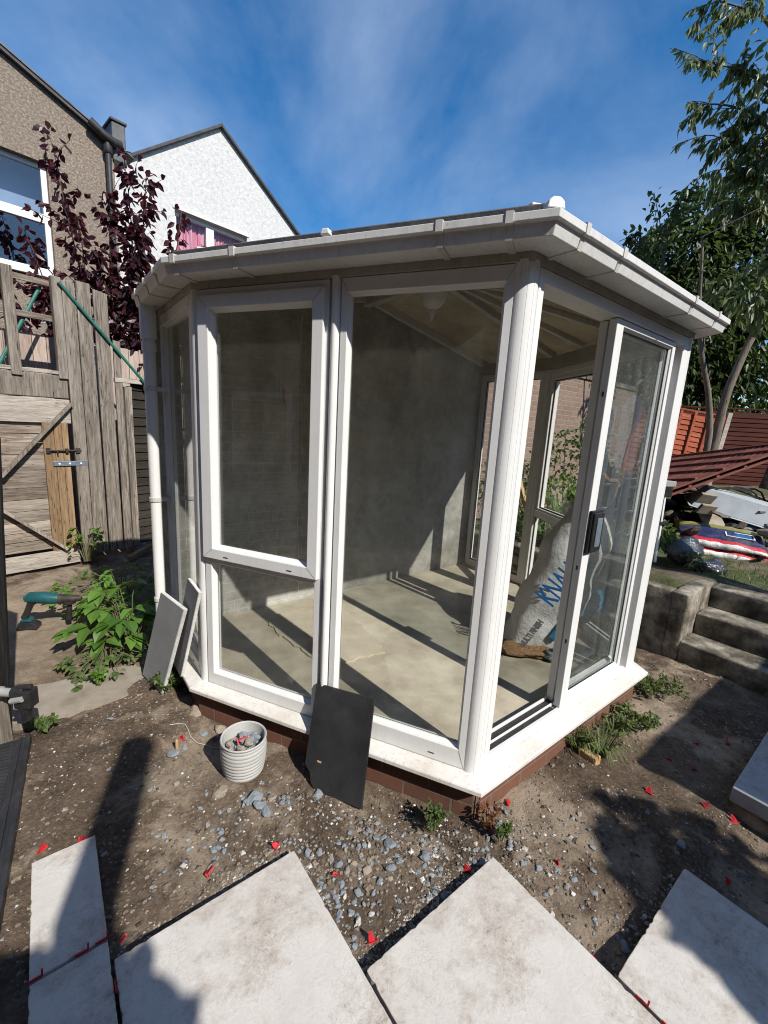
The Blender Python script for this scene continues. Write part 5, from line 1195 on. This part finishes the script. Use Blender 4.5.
b = MB(); b.tube([Vector((3.77, 6.0, 4.22)).lerp(Vector((6.2, 5.6, 5.7)), i/8)-Vector((0, 0, .06*math.sin(i/8*3.14))) for i in range(9)], .006, 6); tag(b.build('overhead_cable', M['cable']), 'thin black cable running up into the cherry tree', 'cable')

# neighbouring brick wall and greenery seen through the glass
t = thing('boundary_wall', 'pale brick boundary wall seen through the conservatory end windows', 'wall', (.75, 5.35, 0), R(40)); b = MB(); b.box(0, 5.3, 0, .22, 0, 2.62); b.build('brickwork', M['far_brick'], t)
b = MB(); b.box(-.03, 5.33, -.03, .25, 2.622, 2.70); b.build('wall_coping', M['concrete'], t, .008)
def shrub(name, label, c, r, n, mat, ln, wd, seed):
    random.seed(seed); t = thing(name, label, 'shrub', (c[0], c[1], max(c[2]-r[2], 0))); st, lv = MB(), MB(); C_ = Vector(c); B = Vector((c[0], c[1], max(c[2]-r[2], 0)))
    for i in range(9): e = C_+Vector((rnd(-1, 1)*r[0], rnd(-1, 1)*r[1], rnd(-.2, .9)*r[2])); st.tube([B, B.lerp(e, .5)+rvec()*.05, e], [.012, .009, .004], 5)
    leafy(lv, C_, r, n, ln, wd, .2, .3); st.build('stem', M['stem'], t); lv.build('foliage', mat, t)
    for o in t.children: o.matrix_parent_inverse = Matrix.Translation(-B)
shrub('green_shrub', 'sunlit green shrub outside the conservatory end windows', (1.98, 4.75, .75), (.45, .28, .45), 420, M['bright_leaf'], .09, .045, 91)
shrub('green_shrub', 'tall twiggy green shrub growing against the brick boundary wall', (2.55, 5.9, 1.0), (.75, .35, .95), 950, M['weed_leaf'], .085, .04, 95)
shrub('green_shrub', 'darker green shrub by the brick boundary wall', (1.5, 5.2, .85), (.4, .3, .65), 380, M['weed_leaf'], .09, .04, 92)
b = MB(); b.beam((1.75, 4.55, .3), (1.45, 4.9, 1.35), .05, .03); tag(b.build('timber_batten', M['cut_brick']), 'yellowish timber batten leaning outside the end window', 'timber')
# ivy and greenery by the wall end on the raised bed
shrub('ivy_clump', 'dark ivy clump spilling over the retaining wall top', (2.62, 4.25, .66), (.22, .18, .16), 230, M['weed_leaf'], .06, .04, 93)
shrub('ivy_clump', 'green weeds between the black bags and the wall', (2.85, 3.92, .58), (.18, .10, .08), 110, M['weed_leaf'], .045, .02, 94)

# ------------------------------------------------------------------ near plants
def broad_plant(name, label, base, n, reach, hgt, ln, wd, mat, seed, stemlen=.7):
    random.seed(seed); B = Vector(base); t = thing(name, label, 'plant', base); st, lv = MB(), MB()
    for i in range(n):
        a = rnd(0, 6.28); r = math.sqrt(random.random())*reach; e = B+Vector((math.cos(a)*r, math.sin(a)*r, hgt*rnd(.35, 1)*(1-.45*(r/reach)**2))); m_ = B.lerp(e, .55)+Vector((0, 0, .06)); st.tube([B+Vector((math.cos(a)*r*.25, math.sin(a)*r*.25, 0)), m_, e], [.004, .003, .002], 4, False)
        for k in range(random.choice((3, 4, 5))):
            b_ = a+rnd(-1.5, 1.5); d = Vector((math.cos(b_), math.sin(b_), rnd(-.35, .25))); leaf(lv, e+d*rnd(0, .02), d, Vector((rnd(-.3, .3), rnd(-.3, .3), 1)), rnd(.7, 1.15)*ln, rnd(.8, 1.15)*wd, .16, .35)
    st.build('stem', M['stem'], t); lv.build('foliage', mat, t)
    for o in t.children: o.matrix_parent_inverse = Matrix.Translation(-B)
broad_plant('broadleaf_plant', 'big bright green broad leaved plant beside the downpipe', (-1.86, 2.98, .02), 34, .36, .42, .135, .085, M['bright_leaf'], 101)
broad_plant('bramble', 'sprawling green bramble in front of the timber gate post', (-2.35, 3.62, .02), 60, .48, .30, .065, .045, M['bright_leaf'], 102)
broad_plant('bramble', 'low green bramble runner creeping towards the concrete path', (-1.80, 2.62, .0), 34, .30, .12, .05, .036, M['weed_leaf'], 103)
broad_plant('bramble', 'pale green creeping bramble between the drill and the broad leaved plant', (-2.15, 3.25, .0), 46, .34, .16, .055, .04, M['bright_leaf'], 105)
broad_plant('climber', 'small ivy climbing the gate post foot', (-3.20, 4.48, .05), 30, .16, .55, .05, .038, M['bright_leaf'], 104)
def fuzzy(name, label, base, n, reach, hgt, ln, wd, mat, seed):
    random.seed(seed); B = Vector(base); t = thing(name, label, 'weed', base); st, lv = MB(), MB()
    for i in range(n):
        a = rnd(0, 6.28); r = math.sqrt(random.random())*reach; e = B+Vector((math.cos(a)*r, math.sin(a)*r, hgt*rnd(.5, 1))); pts = [B+Vector((math.cos(a)*r*.3, math.sin(a)*r*.3, 0)), B.lerp(e, .6)+Vector((0, 0, .02)), e]; st.tube(pts, .0014, 3, False)
        for k in range(16): p, d = along(pts, rnd(.25, 1)); leaf(lv, p, rvec()+d*.5, rvec(), rnd(.6, 1.2)*ln, rnd(.7, 1.2)*wd, .15, .1)
    st.build('stem', M['stem'], t); lv.build('foliage', mat, t)
    for o in t.children: o.matrix_parent_inverse = Matrix.Translation(-B)
fuzzy('weed', 'feathery green weed by the brick base near the big corner post', (.285, 1.53, .0), 22, .055, .12, .018, .009, M['weed_leaf'], 111)
fuzzy('weed', 'straggly reddish weed at the corner of the brick base', (.535, 1.545, .0), 9, .06, .13, .022, .012, M['red_leaf'], 112)
fuzzy('weed', 'small green weed beside the reddish one at the corner', (.56, 1.50, .0), 9, .04, .09, .022, .012, M['weed_leaf'], 113)
fuzzy('weed', 'leafy green weed under the leaning grey boards', (-1.24, 2.36, .0), 26, .13, .17, .035, .022, M['weed_leaf'], 114)
fuzzy('weed', 'tiny green weed below the tap', (-1.72, 1.98, .0), 10, .07, .10, .03, .02, M['weed_leaf'], 115)
fuzzy('weed', 'spreading green weed below the end of the door sill', (1.55, 2.28, .0), 34, .16, .10, .03, .014, M['grass'], 116)
fuzzy('weed', 'mossy green weed by the far corner of the door sill', (1.88, 2.62, .0), 34, .18, .12, .03, .014, M['grass'], 117)
fuzzy('weed', 'lone green sprig at the front edge of the concrete path', (-1.68, 2.36, .02), 7, .04, .10, .03, .02, M['bright_leaf'], 118)
def tuft(label, base, n, ln, seed):
    random.seed(seed); B = Vector(base); b = MB()
    for i in range(n):
        a = rnd(0, 6.28); d = Vector((math.cos(a), math.sin(a), 0)); l_ = ln*rnd(.5, 1.1); p = B+d*rnd(0, .03); s = Vector((-d.y, d.x, 0))*.0035; m_ = p+d*l_*.35+Vector((0, 0, l_*.6)); e = p+d*l_*.85+Vector((0, 0, l_*rnd(.25, .7)))
        b.add([p-s, p+s, m_-s*.8, m_+s*.8, e], [(0, 1, 3, 2), (2, 3, 4)])
    tag(b.build('grass_tuft', M['grass']), label, 'grass tuft')
tuft('spiky grass tuft beside the broken brick under the door sill', (1.24, 2.03, .0), 80, .20, 121); tuft('smaller grass tuft behind the broken brick', (1.13, 2.06, .0), 46, .18, 122); tuft('grass tuft at the foot of the door sill between weeds', (1.40, 2.20, 0), 46, .15, 123)
block('broken_brick', 'orange broken brick half buried among grass tufts', 'brick', (1.155, 1.985, .02), (.10, .055, .06), (.1, .1, 2.2), M['cut_brick'], .006)
# rough grass on the raised garden
random.seed(131); b = MB()
for i in range(9000):
    u_, v_ = rnd(4.5, 10), rnd(-2.4, 1.2); p = uv(u_, v_)
    if noise.noise(Vector((p.x*1.3, p.y*1.3, 9))) < -.05: continue
    z = heap(u_, v_); l_ = rnd(.04, .12); d = rvec(); d.z = abs(d.z)+.5; d.normalize(); s = Vector((-d.y, d.x, 0)); s = s.normalized()*.005 if s.length > .01 else Vector((.005, 0, 0)); q = Vector((p.x, p.y, z-.01)); b.add([q-s, q+s, q+d*l_], [(0, 1, 2)])
tag(b.build('grass', M['grass']), 'rough grass growing over the raised garden', 'grass', kind='stuff')

# ------------------------------------------------------------------ outside the frame: mirrored wall and ladder, added shadow casters and sky-blocking houses
t = thing('added_brick_store', 'low brick store added beside the yard for its shadow, out of the frame', 'outbuilding', (2.81, .54, 0), R(38.4))  # unseen store, added to cast the square-cornered shadow on the right
b = MB(); b.box(0, 2.2, -2.0, 0, 0, 1.72); b.build('wall', M['house_brick'], t); b = MB(); b.box(-.05, 2.25, -2.05, .03, 1.722, 1.80); b.build('roof', M['slate'], t, .01)
t = thing('added_shadow_tree', 'small tree added behind the viewpoint to cast the long shadow', 'tree', (1.05, -1.15, 0)); st, lv = MB(), MB(); random.seed(141)  # unseen tree, added and shaped to cast the long left-hand shadow
st.tube([(1.05, -1.15, 0), (.95, -1.05, 1.0), (.82, -.92, 1.9), (.95, -.90, 2.5), (1.29, -.80, 3.3)], [.07, .07, .085, .09, .08], 10)
leafy(lv, Vector((.68, -1.16, 2.25)), (.38, .30, .33), 1500, .12, .09, .2, .0); leafy(lv, Vector((.95, -1.32, 2.2)), (.34, .3, .34), 1200, .12, .09, .2, .0)
st.build('trunk', M['bark'], t, smooth=True); lv.build('crown', M['dark_leaf'], t)
for o in t.children: o.matrix_parent_inverse = Matrix.Translation((-1.05, 1.15, 0))
t = thing('added_shadow_shrub', 'tall leafy shrub added for its shadow beside the brick store, out of the frame', 'shrub', (3.3, -.75, 0)); st, lv = MB(), MB(); random.seed(151)  # unseen shrub, added to shade the near right slab
st.tube([(3.3, -.75, 0), (3.25, -.7, 1.1), (3.2, -.66, 2.2)], [.05, .04, .03], 8); leafy(lv, Vector((3.16, -.66, 2.2)), (.36, .36, .42), 1300, .12, .08, .2, .0); leafy(lv, Vector((3.35, -.80, 1.5)), (.4, .4, .5), 900, .12, .08, .2, .0)
st.build('stem', M['bark'], t, smooth=True); lv.build('foliage', M['dark_leaf'], t)
for o in t.children: o.matrix_parent_inverse = Matrix.Translation((-3.3, .75, 0))
t = thing('added_terrace_house', 'brown brick terrace house added across the yard, out of the frame', 'house', (-8.6, 2.0, 0), R(-36)); b = MB(); b.box(0, 11.5, -5, 0, 0, 6.2); b.build('wall', M['house_brick'], t)  # unseen house, added so panes mirror dark brick and less sky light arrives
b = MB(); b.extrude([(-.2, .2, 6.2), (-.2, -2.5, 7.9), (-.2, -5.2, 6.2)], (11.9, 0, 0)); b.build('roof', M['slate'], t)
for x in (3.85,): b = MB(); b.ring(x, x+1.0, .93, 2.1, .07, .07, .07, .07, .001, .06); w_ = b.build('window', M['pvc'], t); b = MB(); b.box(x+.07, x+.93, .02, .03, 1.0, 2.03); b.build('pane', M['house_glass'], w_)
t = thing('side_wall', 'brick garden wall along the raised bed, out of the frame', 'wall', (7.2, 5.2, .4), R(-84)); b = MB(); b.box(0, 8, 0, .25, 0, 2.4); b.build('brickwork', M['far_brick'], t)
t = thing('ladder', 'folded aluminium ladder standing on the raised bed, mirrored in the door glass', 'ladder', (3.55, 2.92, .46), R(105))
for x in (-.20, -.06, .05, .19): b = MB(); b.beam((x, 0, 0), (x*.9, -.10, 1.55), .075, .03); b.build('stile', M['aluminium'], t, .004)
for k in range(1, 6): b = MB(); b.tube([(-.19, -.10*k/6, 1.5*k/6), (.18, -.10*k/6, 1.5*k/6)], .014, 8); b.build('rung', M['aluminium'], t)
b = MB(); b.tube([(0, -.14, 1.58), (0, -.06, 1.58)], .075, 16); b.build('hinge', M['aluminium'], t)
def added_row_house(label, loc, rz, ln, h, dp=6):  # added unseen houses that cut low sky light on the frames
    t = thing('added_terrace_house', label, 'house', loc, R(rz)); b = MB(); b.box(0, ln, -dp, 0, 0, h); b.build('wall', M['house_brick'], t)
    b = MB(); b.extrude([(-.2, .25, h), (-.2, -dp/2, h+1.7), (-.2, -dp-.25, h)], (ln+.4, 0, 0)); b.build('roof', M['slate'], t)
    for k in range(int(ln/4)):
        for z in (1.0, 3.6):
            x = 1.2+4*k; b = MB(); b.ring(x, x+1.2, z, z+1.4, .07, .07, .07, .07, .001, .06); w_ = b.build('window', M['pvc'], t); b = MB(); b.box(x+.07, x+1.13, .02, .03, z+.07, z+1.33); b.build('pane', M['house_glass'], w_)
added_row_house('dark brick house row added at the far end of the yard, out of the frame', (1.0, -7.5, 0), 8, 13, 6.0)
added_row_house('dark brick house row added beyond the side wall, out of the frame', (13.5, -5.5, 0), 75, 15, 6.4)

# ------------------------------------------------------------------ sky, sun, camera
SAZ, SEL = 132.5, 42
w = bpy.data.worlds.new('World'); scene.world = w; w.use_nodes = True; nt = w.node_tree; nt.nodes.clear()
sky = N(nt, 'ShaderNodeTexSky'); sky.sky_type = 'NISHITA'; sky.sun_disc = False; sky.sun_elevation = R(SEL); sky.sun_rotation = R(137.5); sky.altitude = 50; sky.air_density = 1.0; sky.dust_density = .35; sky.ozone_density = 2.6
hs = N(nt, 'ShaderNodeHueSaturation'); hs.inputs['Saturation'].default_value = 1.37; hs.inputs['Value'].default_value = 1.95; L(nt, sky.outputs[0], hs.inputs['Color'])
tc = N(nt, 'ShaderNodeTexCoord'); mp = N(nt, 'ShaderNodeMapping'); mp.inputs['Scale'].default_value = (1.5, 1.1, 1.9); mp.inputs['Location'].default_value = (.35, .1, .2); mp.inputs['Rotation'].default_value = (0, R(30), R(-35)); L(nt, tc.outputs['Generated'], mp.inputs['Vector'])
n1 = noise_n(nt, mp.outputs[0], 1.5, 8, .56, .3); cl = ramp(nt, n1, ((.37, (0, 0, 0)), (.76, (1, 1, 1))))
n2 = noise_n(nt, mp.outputs[0], 4, 9, .6, .25); k = N(nt, 'ShaderNodeMath', operation='MULTIPLY'); L(nt, cl, k.inputs[0]); L(nt, val(nt, n2, .4, 1.0), k.inputs[1])
k2 = N(nt, 'ShaderNodeMath', operation='MULTIPLY'); L(nt, k.outputs[0], k2.inputs[0]); k2.inputs[1].default_value = .62
cm_ = mix(nt, k2.outputs[0], hs.outputs[0], (8.5, 10.2, 13.0))
bg = N(nt, 'ShaderNodeBackground'); bg.inputs['Strength'].default_value = .06; L(nt, cm_, bg.inputs['Color']); wo = N(nt, 'ShaderNodeOutputWorld'); L(nt, bg.outputs[0], wo.inputs['Surface'])
sl_ = bpy.data.lights.new('sun', 'SUN'); sl_.energy = 4.8; sl_.angle = R(.55); sl_.color = (1, .955, .88); so = bpy.data.objects.new('sun', sl_); COL.objects.link(so)
d = Vector((math.cos(R(SAZ))*math.cos(R(SEL)), math.sin(R(SAZ))*math.cos(R(SEL)), -math.sin(R(SEL)))); so.rotation_euler = d.to_track_quat('-Z', 'Y').to_euler(); so.location = (4, -4, 8)
cam = bpy.data.cameras.new('camera'); co = bpy.data.objects.new('camera', cam); COL.objects.link(co); scene.camera = co
cam.sensor_fit = 'VERTICAL'; cam.sensor_height = 36; cam.lens = 429.5/1024*36; cam.clip_start = .02; cam.clip_end = 2000
pt_, rl = R(11.13), R(3.28); F = Vector((0, math.cos(pt_), -math.sin(pt_))); Rt = Vector((1, 0, 0)); Up = Vector((0, math.sin(pt_), math.cos(pt_)))
R2 = Rt*math.cos(rl)+Up*math.sin(rl); U2 = -Rt*math.sin(rl)+Up*math.cos(rl)
co.matrix_world = Matrix(((R2.x, U2.x, -F.x, 0), (R2.y, U2.y, -F.y, 0), (R2.z, U2.z, -F.z, 1.664), (0, 0, 0, 1)))
scene.view_settings.view_transform = 'Standard'; scene.view_settings.look = 'None'; scene.view_settings.gamma = 1; scene.view_settings.exposure = .42
scene.render.engine = 'CYCLES'; cy = scene.cycles; cy.max_bounces = 8; cy.transparent_max_bounces = 24; cy.diffuse_bounces = 4; cy.glossy_bounces = 4; cy.use_denoising = True
cy.caustics_reflective = False; cy.caustics_refractive = False; cy.sample_clamp_indirect = 6; cy.filter_width = 1.05
